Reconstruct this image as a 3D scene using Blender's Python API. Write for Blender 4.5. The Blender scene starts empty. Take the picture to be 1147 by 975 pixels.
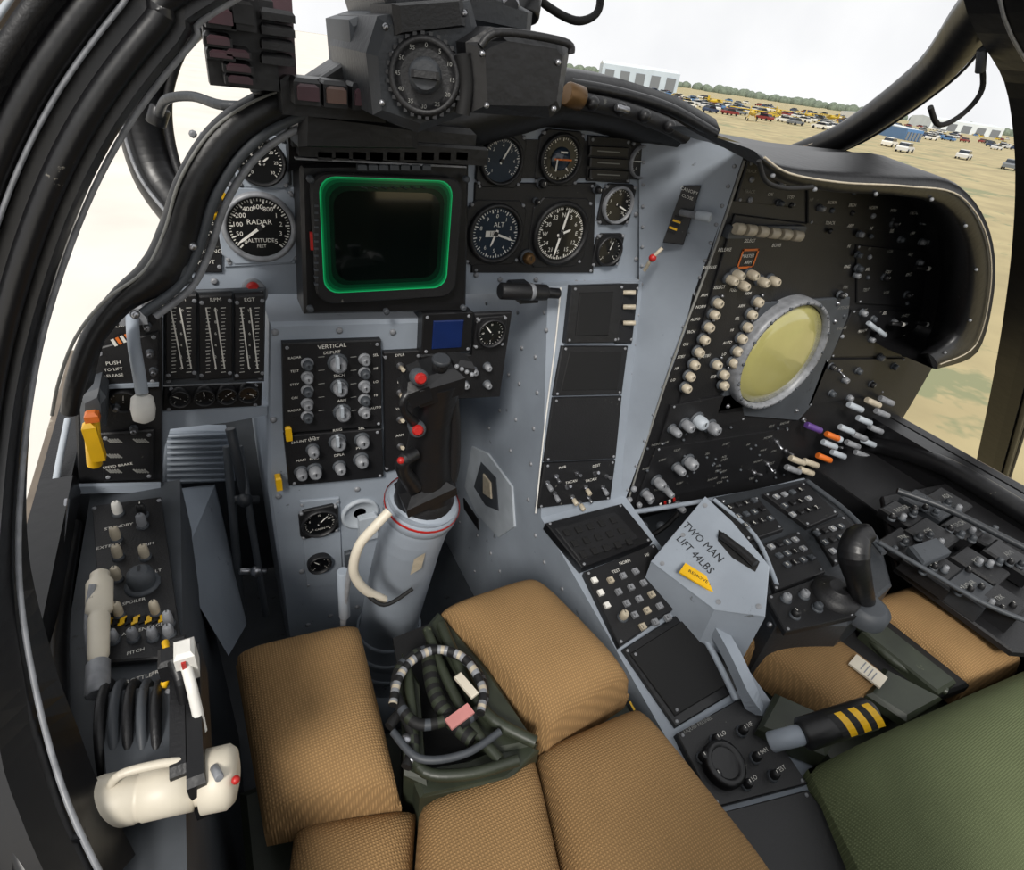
import bpy, math, random, bmesh
from math import sin, cos, radians, pi
from mathutils import Vector as V, Matrix
random.seed(7)
W,H=1147,975
FPX=630.0; PX,PY=573.5,447.5
ya,pi_,ro=radians(31),radians(30.9),radians(8.39)
C=V((0,0,5.0))
Zu=V((0,0,1))
fh=V((sin(ya),cos(ya),0)); R0=V((cos(ya),-sin(ya),0))
FW=fh*cos(pi_)-Zu*sin(pi_); U0=fh*sin(pi_)+Zu*cos(pi_)
RR=R0*cos(ro)+U0*sin(ro); UU=-R0*sin(ro)+U0*cos(ro)
sc=bpy.context.scene
cam=bpy.data.cameras.new('camera'); co=bpy.data.objects.new('camera',cam); sc.collection.objects.link(co)
m=Matrix((( RR.x,UU.x,-FW.x,C.x),(RR.y,UU.y,-FW.y,C.y),(RR.z,UU.z,-FW.z,C.z),(0,0,0,1)))
co.matrix_world=m; cam.sensor_width=36; cam.sensor_fit='HORIZONTAL'; cam.lens=FPX/W*36; cam.shift_y=-(H/2-PY)/W
cam.clip_start=.02; cam.clip_end=5000
sc.camera=co
sc.view_settings.view_transform='Standard'

def ray(u,v): return (RR*(u-PX)+UU*(PY-v)+FW*FPX)/FPX
def at(u,v,X=None,Y=None,Z=None):
    r=ray(u,v)
    t=X/r.x if X is not None else Y/r.y if Y is not None else Z/r.z
    return C+r*t
def W3(x,y,z): return C+V((x,y,z))
class Pl:
    def __init__(s,p,ex,ey):
        s.p=C+V(p); s.ex=V(ex).normalized(); s.ey=V(ey).normalized(); s.n=s.ex.cross(s.ey).normalized()
    def at(s,u,v,h=0):
        r=ray(u,v); q=s.p+s.n*h
        return C+r*((q-C).dot(s.n)/r.dot(s.n))
    def sc(s,u,v): return (s.at(u,v)-C).dot(FW)/FPX

# ---------------- materials
def lin(h):
    h=h.lstrip('#'); o=[]
    for i in (0,2,4):
        c=int(h[i:i+2],16)/255; o.append(c/12.92 if c<=.04045 else ((c+.055)/1.055)**2.4)
    return o
M={}
def mat(key,hexc,rough=.5,metal=0,var=.15,vs=25,wear=None,bump=0,bs=200,emit=0,kind=None,coat=0):
    m=bpy.data.materials.new(key); m.use_nodes=True; nt=m.node_tree; nd=nt.nodes; lk=nt.links
    b=nd['Principled BSDF']; b.inputs['Roughness'].default_value=rough; b.inputs['Metallic'].default_value=metal
    if coat: b.inputs['Coat Weight'].default_value=coat; b.inputs['Coat Roughness'].default_value=.04
    c=lin(hexc); tc=nd.new('ShaderNodeTexCoord')
    n=nd.new('ShaderNodeTexNoise'); n.inputs['Scale'].default_value=vs; n.inputs['Detail'].default_value=5
    lk.new(tc.outputs['Object'],n.inputs['Vector'])
    r=nd.new('ShaderNodeValToRGB'); r.color_ramp.elements[0].position=.3; r.color_ramp.elements[1].position=.7
    r.color_ramp.elements[0].color=[x*(1-var) for x in c]+[1]; r.color_ramp.elements[1].color=[min(1,x*(1+var)) for x in c]+[1]
    lk.new(n.outputs['Fac'],r.inputs['Fac']); out=r.outputs['Color']
    if wear:
        wn=nd.new('ShaderNodeTexNoise'); wn.inputs['Scale'].default_value=wear[2] if len(wear)>2 else 70; wn.inputs['Detail'].default_value=6; wn.inputs['Roughness'].default_value=.7
        lk.new(tc.outputs['Object'],wn.inputs['Vector'])
        wr=nd.new('ShaderNodeValToRGB'); wr.color_ramp.elements[0].position=wear[1]; wr.color_ramp.elements[1].position=wear[1]+.04
        lk.new(wn.outputs['Fac'],wr.inputs['Fac'])
        mx=nd.new('ShaderNodeMix'); mx.data_type='RGBA'; lk.new(wr.outputs['Color'],mx.inputs[0]); lk.new(out,mx.inputs[6]); mx.inputs[7].default_value=lin(wear[0])+[1]
        out=mx.outputs[2]
    lk.new(out,b.inputs['Base Color'])
    if emit:
        b.inputs['Emission Color'].default_value=c+[1]; b.inputs['Emission Strength'].default_value=emit
    if kind=='weave':
        ws=[]
        for d in ('X','Y'):
            w=nd.new('ShaderNodeTexWave'); w.bands_direction=d; w.inputs['Scale'].default_value=bs; w.inputs['Distortion'].default_value=1.0; w.inputs['Detail'].default_value=1
            lk.new(tc.outputs['Object'],w.inputs['Vector']); ws.append(w)
        mu=nd.new('ShaderNodeMath'); mu.operation='MULTIPLY'; lk.new(ws[0].outputs['Fac'],mu.inputs[0]); lk.new(ws[1].outputs['Fac'],mu.inputs[1])
        bp=nd.new('ShaderNodeBump'); bp.inputs['Strength'].default_value=.5; bp.inputs['Distance'].default_value=.0015
        lk.new(mu.outputs[0],bp.inputs['Height']); lk.new(bp.outputs['Normal'],b.inputs['Normal'])
        mx=nd.new('ShaderNodeMix'); mx.data_type='RGBA'; mx.blend_type='MULTIPLY'; mx.inputs[0].default_value=.5
        mr=nd.new('ShaderNodeMapRange'); mr.inputs['To Min'].default_value=.55; mr.inputs['To Max'].default_value=1.6; lk.new(mu.outputs[0],mr.inputs['Value'])
        lk.new(out,mx.inputs[6]); lk.new(mr.outputs[0],mx.inputs[7]); lk.new(mx.outputs[2],b.inputs['Base Color'])
        b.inputs['Specular IOR Level'].default_value=.15
    elif bump:
        n2=nd.new('ShaderNodeTexNoise'); n2.inputs['Scale'].default_value=bs; lk.new(tc.outputs['Object'],n2.inputs['Vector'])
        bp=nd.new('ShaderNodeBump'); bp.inputs['Strength'].default_value=bump; bp.inputs['Distance'].default_value=.002
        lk.new(n2.outputs['Fac'],bp.inputs['Height']); lk.new(bp.outputs['Normal'],b.inputs['Normal'])
    M[key]=m
mat('black','#151517',.5,wear=('#55544f',.67,60),bump=.2,bs=400)
mat('cowl','#111113',.40,wear=('#5d5a53',.69,45),bump=.3,bs=90)
mat('char','#2b2e32',.45,wear=('#56585a',.68,50),bump=.2,bs=200)
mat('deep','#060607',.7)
mat('gray','#8d959f',.5,var=.12,vs=9,wear=('#63676a',.66,30),bump=.1,bs=120)
mat('grayl','#a4abb2',.5,var=.1,wear=('#74777a',.68,40))
mat('dgray','#3d4146',.55,wear=('#202226',.64,30))
mat('frame','#0d0d0f',.36,wear=('#6a665e',.70,50),bump=.2,bs=60)
mat('ext','#72675a',.55,var=.25,wear=('#a39a8b',.60,25))
mat('cream','#aea491',.45,var=.15,vs=120,wear=('#6f6859',.68,150))
mat('ivory','#cbc3b2',.45,var=.08,vs=20,wear=('#8f8776',.66,60))
mat('knobg','#7c7e82',.4,var=.25,vs=90)
mat('white','#dad8d2',.45)
mat('ink','#cfcdc6',.6,var=.02)
mat('inkg','#7d7d79',.6,var=.02)
mat('inkd','#191b1e',.6,var=.02)
mat('red','#a51f1b',.4); mat('orange','#c8651f',.5); mat('yellow','#d9a90f',.45,wear=('#6b5312',.68,80))
mat('purple','#5a3d80',.4); mat('blue','#10204a',.25,emit=.12); mat('tag','#b87a76',.6)
mat('metal','#9b9ca0',.3,metal=.9,var=.3,vs=60); mat('brass','#6a5032',.4,metal=.6)
mat('gface','#0e0f11',.3,coat=.4); mat('gblue','#1b2836',.3,coat=.4); mat('lampr','#4a343a',.3,var=.3); mat('lampb','#665048',.3)
mat('tan','#91734e',.9,var=.12,vs=8,kind='weave',bs=105)
mat('olive','#626a4c',.9,var=.12,vs=10,kind='weave',bs=130)
mat('olivep','#2c3126',.45,var=.25,wear=('#565c48',.66,40))
mat('scope','#a39d63',.2,var=.12,vs=9,emit=.04,coat=1)
mat('crt','#060c0a',.1,coat=1)
for i,(c,e) in enumerate([('#18a060',.38),('#0c7a42',.22),('#075230',.12),('#053a22',.07),('#042014',.04)]): mat('crt%d'%i,c,.2,emit=e,var=.05)
mat('grass','#a0936e',.95,var=.22,vs=.25,wear=('#7f8160',.57,.12))
mat('concrete','#d3cec5',.9,var=.08,vs=.3)
mat('leaf','#667061',.9,var=.3,vs=.3)
mat('bldg','#aeb9c2',.7,var=.05,vs=.2); mat('roof','#c9cfd2',.6,var=.05,vs=.2)
mat('glassd','#20262c',.1); mat('tire','#151515',.8)
for k,h in dict(c0='#c8c8c6',c1='#7a2a28',c2='#2c3a55',c3='#bd9f28',c4='#6d7175',c5='#26272a',c6='#d7d4cc',c7='#4f75a0').items(): mat(k,h,.4,var=.03)

# ---------------- builder
class B:
    def __init__(s,name): s.v=[];s.f=[];s.mi=[];s.sm=[];s.mats=[];s.name=name
    def add(s,vs,fs,mt,smooth=False):
        o=len(s.v); s.v+=[V(x) for x in vs]
        if mt not in s.mats: s.mats.append(mt)
        k=s.mats.index(mt)
        for f in fs: s.f.append([i+o for i in f]); s.mi.append(k); s.sm.append(smooth)
    def done(s,parent=None):
        lo=V((min(p.x for p in s.v),min(p.y for p in s.v),min(p.z for p in s.v)));hi=V((max(p.x for p in s.v),max(p.y for p in s.v),max(p.z for p in s.v)))
        c=(lo+hi)/2
        me=bpy.data.meshes.new(s.name); me.from_pydata([tuple(p-c) for p in s.v],[],s.f)
        for k in s.mats: me.materials.append(M[k])
        me.polygons.foreach_set('material_index',s.mi); me.polygons.foreach_set('use_smooth',s.sm)
        bm=bmesh.new(); bm.from_mesh(me); bmesh.ops.recalc_face_normals(bm,faces=bm.faces); bm.to_mesh(me); bm.free()
        me.update()
        o=bpy.data.objects.new(s.name,me); sc.collection.objects.link(o); o.location=c
        if parent is not None:
            o.parent=parent; o.matrix_parent_inverse=Matrix.Translation(-parent.location)
        return o
    def prism(s,pts,n,h,mt,ch=0,side=None):
        pts=[V(p) for p in pts]; k=len(pts); c=sum(pts,V((0,0,0)))/k
        if ch<=0: rings=[pts,[p+n*h for p in pts]]
        else:
            ins=[p+(c-p).normalized()*ch*1.3 for p in pts]
            rings=[pts,[p+n*(h-ch) for p in pts],[p+n*h for p in ins]]
        vs=[p for r in rings for p in r]; fs=[]
        for j in range(len(rings)-1):
            for i in range(k): fs.append([j*k+i,j*k+(i+1)%k,(j+1)*k+(i+1)%k,(j+1)*k+i])
        s.add(vs,fs+[list(range(k))][:1],side or mt)
        s.add(rings[-1],[list(range(k))],mt)
    def box(s,c,sx,sy,sz,mt,ex=(1,0,0),ey=(0,1,0),ch=0):
        ex=V(ex).normalized(); ey=V(ey).normalized(); n=ex.cross(ey)
        b=V(c)-n*sz/2
        s.prism([b-ex*sx/2-ey*sy/2,b+ex*sx/2-ey*sy/2,b+ex*sx/2+ey*sy/2,b-ex*sx/2+ey*sy/2],n,sz,mt,ch)
    def lathe(s,p,n,prof,mt,seg=20,smooth=True,cap=True,ref=None):
        n=V(n).normalized(); r=ref or (V((0,0,1)) if abs(n.z)<.9 else V((1,0,0)))
        ex=r.cross(n).normalized(); ey=n.cross(ex); vs=[];fs=[]
        for (rad,z) in prof:
            for i in range(seg):
                a=2*pi*i/seg; vs.append(V(p)+n*z+ex*rad*cos(a)+ey*rad*sin(a))
        for j in range(len(prof)-1):
            for i in range(seg): fs.append([j*seg+i,j*seg+(i+1)%seg,(j+1)*seg+(i+1)%seg,(j+1)*seg+i])
        s.add(vs,fs,mt,smooth)
        if cap and prof[-1][0]>0: s.add(vs[-seg:],[list(range(seg))],mt)
        if cap and prof[0][0]>0: s.add(vs[:seg],[list(range(seg))],mt)
    def cyl(s,a,b,r,mt,r2=None,seg=16,ch=None):
        a=V(a);b=V(b);d=b-a;L=d.length; r2=r if r2 is None else r2
        c=min(r,r2,L)*.15 if ch is None else ch
        s.lathe(a,d,[(max(r-c,1e-4),0),(r,c),(r2,L-c),(max(r2-c,1e-4),L)],mt,seg)
    def ball(s,c,r,mt,seg=14,n=(0,0,1),sq=1):
        s.lathe(c,n,[(max(r*sin(pi*i/8),1e-5),-r*sq*cos(pi*i/8)) for i in range(9)],mt,seg,cap=False)
    def tube(s,pts,r,mt,seg=10,sub=6,mats=None,stripe=1,prof=None,up=None,flat=None):
        P=[V(p) for p in pts]; rs=r if isinstance(r,(list,tuple)) else [r]*len(P)
        Q=[];RQ=[]
        n=len(P)
        for i in range(n-1):
            p0=P[max(i-1,0)];p1=P[i];p2=P[i+1];p3=P[min(i+2,n-1)]
            for k in range(sub):
                t=k/sub
                Q.append(.5*((2*p1)+(p2-p0)*t+(2*p0-5*p1+4*p2-p3)*t*t+(3*p1-p0-3*p2+p3)*t**3)); RQ.append(rs[i]*(1-t)+rs[i+1]*t)
        Q.append(P[-1]);RQ.append(rs[-1])
        vs=[];fr=None
        if prof: seg=len(prof)
        for i,q in enumerate(Q):
            T=(Q[min(i+1,len(Q)-1)]-Q[max(i-1,0)]).normalized()
            if up is not None: ex=V(up)-T*V(up).dot(T); ex.normalize()
            else:
                if fr is None: fr=V((0,0,1)) if abs(T.z)<.9 else V((1,0,0))
                ex=(fr-T*fr.dot(T)).normalized(); fr=ex
            ey=T.cross(ex)
            for k in range(seg):
                if prof: vs.append(q+ex*prof[k][0]+ey*prof[k][1])
                else:
                    a=2*pi*k/seg; vs.append(q+(ex*cos(a)*(flat or 1)+ey*sin(a))*RQ[i])
        for j in range(len(Q)-1):
            mm=mt if not mats else mats[(j//stripe)%len(mats)]
            s.add(vs[j*seg:(j+2)*seg],[[k,(k+1)%seg,seg+(k+1)%seg,seg+k] for k in range(seg)],mm,prof is None)
        s.add(vs[:seg],[list(range(seg))],mt); s.add(vs[-seg:],[list(range(seg))],mt)
        return Q
    def strip(s,rows,mt,smooth=True):
        n=len(rows[0]); vs=[p for r in rows for p in r]
        s.add(vs,[[j*n+i,j*n+i+1,(j+1)*n+i+1,(j+1)*n+i] for j in range(len(rows)-1) for i in range(n-1)],mt,smooth)
    def text(s,P,ex,ey,t,size,mt='ink'):
        vs,fs=glyph(t); s.add([P+ex*(x*size)+ey*(y*size) for x,y in vs],fs,mt)
    def rect(s,P,ex,ey,w,h,mt):
        s.add([P-ex*w/2-ey*h/2,P+ex*w/2-ey*h/2,P+ex*w/2+ey*h/2,P-ex*w/2+ey*h/2],[[0,1,2,3]],mt)
    def cushion(s,c4,n,T,mt,p=5,q=.4,N=22,bul=0):
        c4=[V(c) for c in c4]; vs=[];fs=[]
        par=[-cos(pi*i/N)*(.35)+(2*i/N-1)*.65 for i in range(N+1)]
        for a in par:
            for b_ in par:
                u=(a+1)/2; w=(b_+1)/2
                P=c4[0].lerp(c4[1],u).lerp(c4[3].lerp(c4[2],u),w)
                h=(max(0,(1-abs(a)**p))*max(0,(1-abs(b_)**p)))**q
                vs.append(P+n*T*h*(1+bul*(1-a*a)*(1-b_*b_)))
        for i in range(N):
            for j in range(N): k=i*(N+1)+j; fs.append([k,k+1,k+N+2,k+N+1])
        s.add(vs,fs,mt,True)
        s.prism([p_-n*T*.5 for p_ in c4],n,T*.5,mt)
G={}
def glyph(t):
    if t in G: return G[t]
    cu=bpy.data.curves.new('t','FONT'); cu.body=t; cu.align_x='CENTER'; cu.align_y='CENTER'; cu.resolution_u=2
    o=bpy.data.objects.new('t',cu); sc.collection.objects.link(o); bpy.context.view_layer.update()
    dg=bpy.context.evaluated_depsgraph_get(); me=bpy.data.meshes.new_from_object(o.evaluated_get(dg))
    r=([(v.co.x,v.co.y) for v in me.vertices],[list(p.vertices) for p in me.polygons])
    bpy.data.objects.remove(o); bpy.data.meshes.remove(me); G[t]=r; return r

# ---------------- planes (relative to camera station)
def yz(y1,z1,y2,z2): return Pl((0,y1,z1),(1,0,0),(0,y2-y1,z2-z1))
A=Pl((0,.72,0),(1,0,0),(0,0,1)); AT=Pl((0,.69,0),(1,0,0),(0,0,1)); AL=Pl((0,.66,0),(1,0,0),(0,0,1))
PD=Pl((0,.68,0),(1,0,0),(0,0,1)); BN=Pl((0,.60,0),(1,0,0),(0,0,1))
D=yz(.60,-.68,.70,-.29); CN=yz(.165,-.76,.60,-.68); LC=Pl((0,0,-.5),(1,0,0),(0,1,0))
SW=Pl((.455,0,0),(0,-1,0),(0,0,1))
WORDS=['OFF','ON','STBY','TEST','NORM','MAN','RADAR','DPLR','ADJ','PWR','ARM','SEL','TRK','SRCH','RNG','AUTO','VOR','HF','LO','HI']
def lab(b,pl,u,v,t,px,mt='ink',h=.0055,ang=0):
    P=pl.at(u,v,h); k=pl.sc(u,v); ex=pl.ex*cos(ang)+pl.ey*sin(ang); ey=-pl.ex*sin(ang)+pl.ey*cos(ang)
    b.text(P,ex,ey,t,px*k,mt)
def plate(b,pl,pts,h=.005,mt='black',ch=.0015,screws=True,side=None):
    P=[pl.at(u,v,h)-pl.n*h for u,v in pts]; b.prism(P,pl.n,h,mt,ch,side)
    if screws and len(P)==4:
        c=sum(P,V((0,0,0)))/4
        for p in P:
            q=p+(c-p).normalized()*.008
            b.lathe(q,pl.n,[(.0024,0),(.0024,h+.0012),(.0016,h+.0016)],'knobg',8)
def knob(b,pl,u,v,rpx,h=.016,mt='cream',base='dgray',h0=.005):
    P=pl.at(u,v,h0); r=rpx*pl.sc(u,v)
    b.lathe(P-pl.n*.001,pl.n,[(r*1.25,0),(r*1.25,.003),(r*1.0,.004)],base,14)
    b.lathe(P,pl.n,[(r*.9,.002),(r*1.0,h*.5),(r*.85,h*.9),(r*.6,h)],mt,14)
    b.rect(P+pl.n*(h+.0004)+pl.ey*r*.25,pl.ex,pl.ey,r*.2,r*.6,'ink' if mt in('black','cowl') else 'inkd')
def toggle(b,pl,u,v,h=.018,mt='metal',tip=None,tilt=None,r=.0028,h0=.005):
    P=pl.at(u,v,h0); tilt=random.choice([-.45,.45,.1]) if tilt is None else tilt
    b.lathe(P-pl.n*.001,pl.n,[(.0055,0),(.0055,.0025),(.0042,.004),(.0042,.006)],'metal',10)
    d=(pl.n+pl.ey*tilt).normalized()
    b.cyl(P+d*.003,P+d*h,r*.7,mt,r2=r*1.15,seg=8)
    if tip: b.cyl(P+d*(h*.5),P+d*(h+.004),r*1.5,tip,seg=10)
def lever(b,pl,u,v,L,r,mt,ang=0,h0=.02,tip=None):
    P=pl.at(u,v,h0); d=(pl.ex*cos(ang)+pl.ey*sin(ang)+pl.n*.35).normalized()
    b.cyl(pl.at(u,v,0),P,r*.6,'metal',seg=8); b.cyl(P-d*L*.3,P+d*L*.7,r,mt,seg=12)
    if tip: b.cyl(P+d*L*.55,P+d*L*.8,r*1.05,tip,seg=12)
def gauge(name,pl,u,v,rpx,face='gface',nums=None,needles=((.6,.75),),square=True,labs=(),ring='black',nt=40,bez='black',a0=-pi*.75,a1=pi*.75,h0=0,par=None,extra=None,sqk=1.16):
    b=B(name); r=rpx*pl.sc(u,v); P=pl.at(u,v,h0+.006)-pl.n*.006; ex,ey,n=pl.ex,pl.ey,pl.n
    if square:
        k=r*sqk; c=k*.28
        pts=[(-k+c,-k),(k-c,-k),(k,-k+c),(k,k-c),(k-c,k),(-k+c,k),(-k,k-c),(-k,-k+c)]
        b.prism([P+ex*x+ey*y for x,y in pts],n,.005,bez,.0012)
        for sx in(-1,1):
            for sy in(-1,1):
                b.lathe(P+ex*sx*k*.86+ey*sy*k*.86,n,[(.0025,0),(.0025,.006),(.0015,.0066)],'knobg',8)
    b.lathe(P,n,[(r*1.08,0),(r*1.08,.009),(r*1.02,.0115),(r*.95,.0115),(r*.91,.006)],ring,32,cap=False)
    b.lathe(P,n,[(r*.93,.004),(r*.93,.0062)],face,32)
    F=P+n*.0066
    for i in range(nt+1):
        a=a0+(a1-a0)*i/nt; d=ex*sin(a)+ey*cos(a); e=ex*cos(a)-ey*sin(a); L=.13 if i%4==0 else .07
        b.rect(F+d*r*(.87-L/2),e,d,r*(.03 if i%4 else .045),r*L,'ink')
    if nums:
        for i,t in enumerate(nums):
            a=a0+(a1-a0)*i/(len(nums)-1 if a1-a0<6.2 else len(nums)); b.text(F+(ex*sin(a)+ey*cos(a))*r*.62,ex,ey,t,r*.2)
    for t,x,y,s_ in labs: b.text(F+ex*x*r+ey*y*r,ex,ey,t,r*s_)
    for a,L in needles:
        d=ex*sin(a)+ey*cos(a); e=ex*cos(a)-ey*sin(a)
        b.add([F+n*.001-e*r*.05-d*r*.15,F+n*.001+e*r*.05-d*r*.15,F+n*.001+e*r*.035+d*r*L*.8,F+n*.001+d*r*L,F+n*.001-e*r*.035+d*r*L*.8],[[0,1,2,3,4]],'white')
    b.lathe(F,n,[(r*.09,0),(r*.09,.002)],'black',12)
    if extra: extra(b,F,ex,ey,n,r)
    return b.done(par)

# ================= MAIN INSTRUMENT PANEL
b=B('instrument_panel')
P=[A.at(u,v)+V((0,.012,0)) for u,v in [(205,190),(225,150),(335,125),(720,125),(716,330),(196,330)]]
b.prism(P,A.n,.012,'gray',.001)
plate(b,A,[(212,228),(249,222),(249,306),(210,306)],.004)
plate(b,A,[(250,135),(325,132),(327,208),(252,212)],.003,'dgray')
plate(b,A,[(252,214),(330,210),(331,296),(252,300)],.003,'gray')
for i,(t,y) in enumerate([('MASTER',250),('TEST',262),('WARNING',282),('PILOT',294)]): lab(b,A,231,y,t,6.5)
b.lathe(A.at(237,226),A.n,[(.018,0),(.018,.008),(.012,.010)],'yellow',20); b.lathe(A.at(237,226,.0085),A.n,[(.011,0),(.011,.003)],'black',20)
plate(b,A,[(535,155),(742,160),(740,200),(535,200)],.003,screws=False)
plate(b,A,[(532,205),(668,205),(665,306),(528,306)],.003)
plate(b,A,[(660,152),(708,155),(706,206),(658,203)],.006)
for k in range(3):
    plate(b,A,[(662,164+13*k),(705,166+13*k),(704,176+13*k),(661,174+13*k)],.012,'cowl',screws=False)
    b.rect(A.at(682,170+13*k,.0125),A.ex,A.ey,.04,.0015,'inkg')
knob(b,A,590,288,7,.014,'brass'); knob(b,A,606,205,5,.012,'black'); knob(b,A,668,212,4,.012,'black'); knob(b,A,600,225,3,.01,'black')
plate(b,A,[(752,163),(808,168),(802,199),(747,193)],.012)
for i,(l,r_) in enumerate([('WINGS','FLAPS'),('GEAR','COOL'),('CANOPY','SET'),('VALVE','NORM')]):
    lab(b,A,765+0,171+i*6.5,l,5.0,h=.0125); lab(b,A,790,173+i*6.5,r_,5.0,h=.0125)
for u,v in [(340,140),(533,308),(560,313),(600,313),(645,316),(708,316),(712,240),(712,290),(654,316),(216,150),(205,315),(240,315)]: b.lathe(A.at(u,v),A.n,[(.004,0),(.004,.002),(.002,.003)],'knobg',8)
b.done()

gauge('angle_of_attack_indicator',A,293,182,24,nums=['0','5','10','15','20','25','30'],needles=((-.9,.8),(.9,.4)),nt=28,bez='gray')
gauge('radar_altimeter',A,291,255,36,nums=['0','50','100','200','400','600','800','1','2','3','5'],needles=((-2.2,.85),),labs=(('RADAR',0,.17,.22),('ALTITUDE',0,-.4,.17),('FEET',0,-.58,.13)),nt=44,bez='gray',ring='knobg')
gauge('airspeed_indicator',A,562,180,25,face='gblue',nums=['1','2','3','4','5','6','7'],needles=((.5,.8),))
def adi(b,F,ex,ey,n,r):
    b.lathe(F+n*.0005,n,[(r*.5,0),(r*.4,.004),(r*.01,.006)],'gblue',20)
    b.rect(F+n*.0065,ex,ey,r*.9,r*.07,'orange'); b.rect(F+n*.0067+ey*r*.3,ex,ey,r*.35,r*.08,'ink'); b.rect(F+n*.0067-ex*r*.3-ey*r*.25,ex,ey,r*.08,r*.5,'ink')
gauge('attitude_indicator',A,628,178,25,needles=((2.4,.7),),nt=48,a0=-pi,a1=pi,extra=adi)
gauge('vertical_speed_indicator',A,720,181,17,nums=['0','1','2','4','6'],needles=((-1.6,.8),),nt=24,ring='knobg')
gauge('barometric_altimeter',A,555,262,31,nums=['0','1','2','3','4','5','6','7','8','9'],a0=0,a1=2*pi,needles=((1.9,.8),(3.5,.5)),labs=(('ALT',.1,.32,.24),),face='gblue',nt=50,extra=lambda b,F,ex,ey,n,r:(b.rect(F+n*.0005-ex*r*.15,ex,ey,r*.5,r*.22,'ink'),b.text(F+n*.001-ex*r*.15,ex,ey,'10',r*.24,'inkd')))
gauge('horizontal_situation_indicator',A,628,262,33,nums=['N','3','6','E','12','15','S','21','24','W','30','33'],a0=0,a1=2*pi,needles=((.2,.85),(3.34,.85),(1.2,.4)),nt=72)
gauge('fuel_quantity_gauge',A,692,230,19,nums=['0','5','10','15','20'],needles=((2.,.8),),nt=24,ring='knobg')
gauge('turn_and_slip_gauge',A,682,281,16,nums=['L','C','R'],needles=((0.3,.7),),nt=16)

# CRT display
b=B('vertical_display_indicator')
pts=[(337,186),(529,184),(525,352),(342,356)]
P=[A.at(u,v,.06)-A.n*.06 for u,v in pts]; b.prism(P,A.n,.052,'cowl',.004)
S=Pl((0,.66,0),(1,0,0),(0,0,1))
def rr(u0,v0,u1,v1,r,h):
    o=[]
    c=S.at((u0+u1)/2,(v0+v1)/2,h); a=S.at(u0,(v0+v1)/2,h)-c; w=a.length; hh=(S.at((u0+u1)/2,v0,h)-c).length; k=S.sc(u0,v0)*r
    for sx,sy,a0 in((1,1,0),(-1,1,90),(-1,-1,180),(1,-1,270)):
        for i in range(6):
            t=radians(a0+18*i); o.append(c+S.ex*(sx*(w-k)+k*cos(t))+S.ey*(sy*(hh-k)+k*sin(t)))
    return o
b.prism(rr(350,195,522,343,20,0),A.n,.006,'black',.002)
for i,(k,cl) in enumerate([(-2,'black'),(0,'crt0'),(1.2,'crt1'),(3,'crt2'),(6,'crt3'),(10,'crt4'),(15,'crt')]):
    b.add(rr(360+k,200+k,511-k,332-k,18,.0062+.0004*i),[list(range(24))],cl)
for i in range(7): b.cyl(S.at(405+11*i,209,.009),S.at(412+11*i,212,.009),.0012,'crt4',seg=6)
for (u,v) in [(347,200),(347,345),(521,200),(518,344),(432,348)]:
    b.lathe(S.at(u,v),S.n,[(.004,0),(.004,.006),(.002,.007)],'dgray',10)
for k in range(12): b.box(S.at(354,230+k*8,.004),.004,.006,.002,'dgray')
b.box(S.at(349,270,.002),.003,.004,.02,'red')
b.box((S.at(350,168,.01)+S.at(530,168,.01))/2+V((0,.02,0)),.21,.06,.02,'cowl',ch=.003)
for i in range(9): b.box(S.at(362+19*i,172,.01),.014,.02,.010,'black',ch=.002)
b.box(S.at(432,182,.008),.19,.008,.002,'knobg')
for i in range(7): b.box(S.at(405+12*i,187,.010),.010,.008,.006,'dgray',ch=.001)
b.done()
b=B('canopy_jettison_handle')
b.cyl(A.at(560,326,.05),A.at(612,328,.05),.012,'black'); b.cyl(A.at(608,328,.05),A.at(626,329,.05),.008,'cowl')
b.box(A.at(585,326,.025),.03,.05,.02,'black',ch=.003); b.cyl(A.at(592,327,.05),A.at(597,327,.05),.0125,'knobg')
b.done()

# Tape instruments
b=B('engine_tape_instruments')
plate(b,AT,[(183,327),(298,323),(296,428),(183,432)],.004,'dgray')
for x0,x1 in((186,220),(223,260),(263,296)):
    plate(b,AT,[(x0,332),(x1,330),(x1,424),(x0,427)],.014,'black')
    xc=(x0+x1)/2
    for dx in(-5,5):
        P0=AT.at(xc+dx,380,.0145); k=AT.sc(xc,380)
        b.rect(P0,AT.ex,AT.ey,k*1.4,k*74,'ink')
        for i in range(19): b.rect(AT.at(xc+dx*1.7,345+i*4,.0146),AT.ex,AT.ey,k*(3.5 if i%3 else 5),k*.8,'ink')
    for i in range(6): lab(b,AT,xc,348+i*13,str(10-2*i),4.5,h=.0147)
    lab(b,AT,xc,336,random.choice(['RPM','EGT','FF']),6,h=.0147)
plate(b,AT,[(183,434),(294,430),(293,455),(181,461)],.004,'black')
b.done()
for i,u in enumerate((201,229,254,278)): gauge('engine_pressure_gauge',AT,u,446-i*1.6,10,nums=['0','5'],needles=((i-1.,.7),),nt=12,h0=.004,square=False)
b=B('emergency_brake_knob'); b.lathe(A.at(283,322),A.n,[(.012,0),(.012,.012),(.015,.016),(.015,.022),(.008,.028)],'knobg',20); b.lathe(A.at(283,322,.028),A.n,[(.007,0),(.005,.005)],'red',14); b.done()

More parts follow.
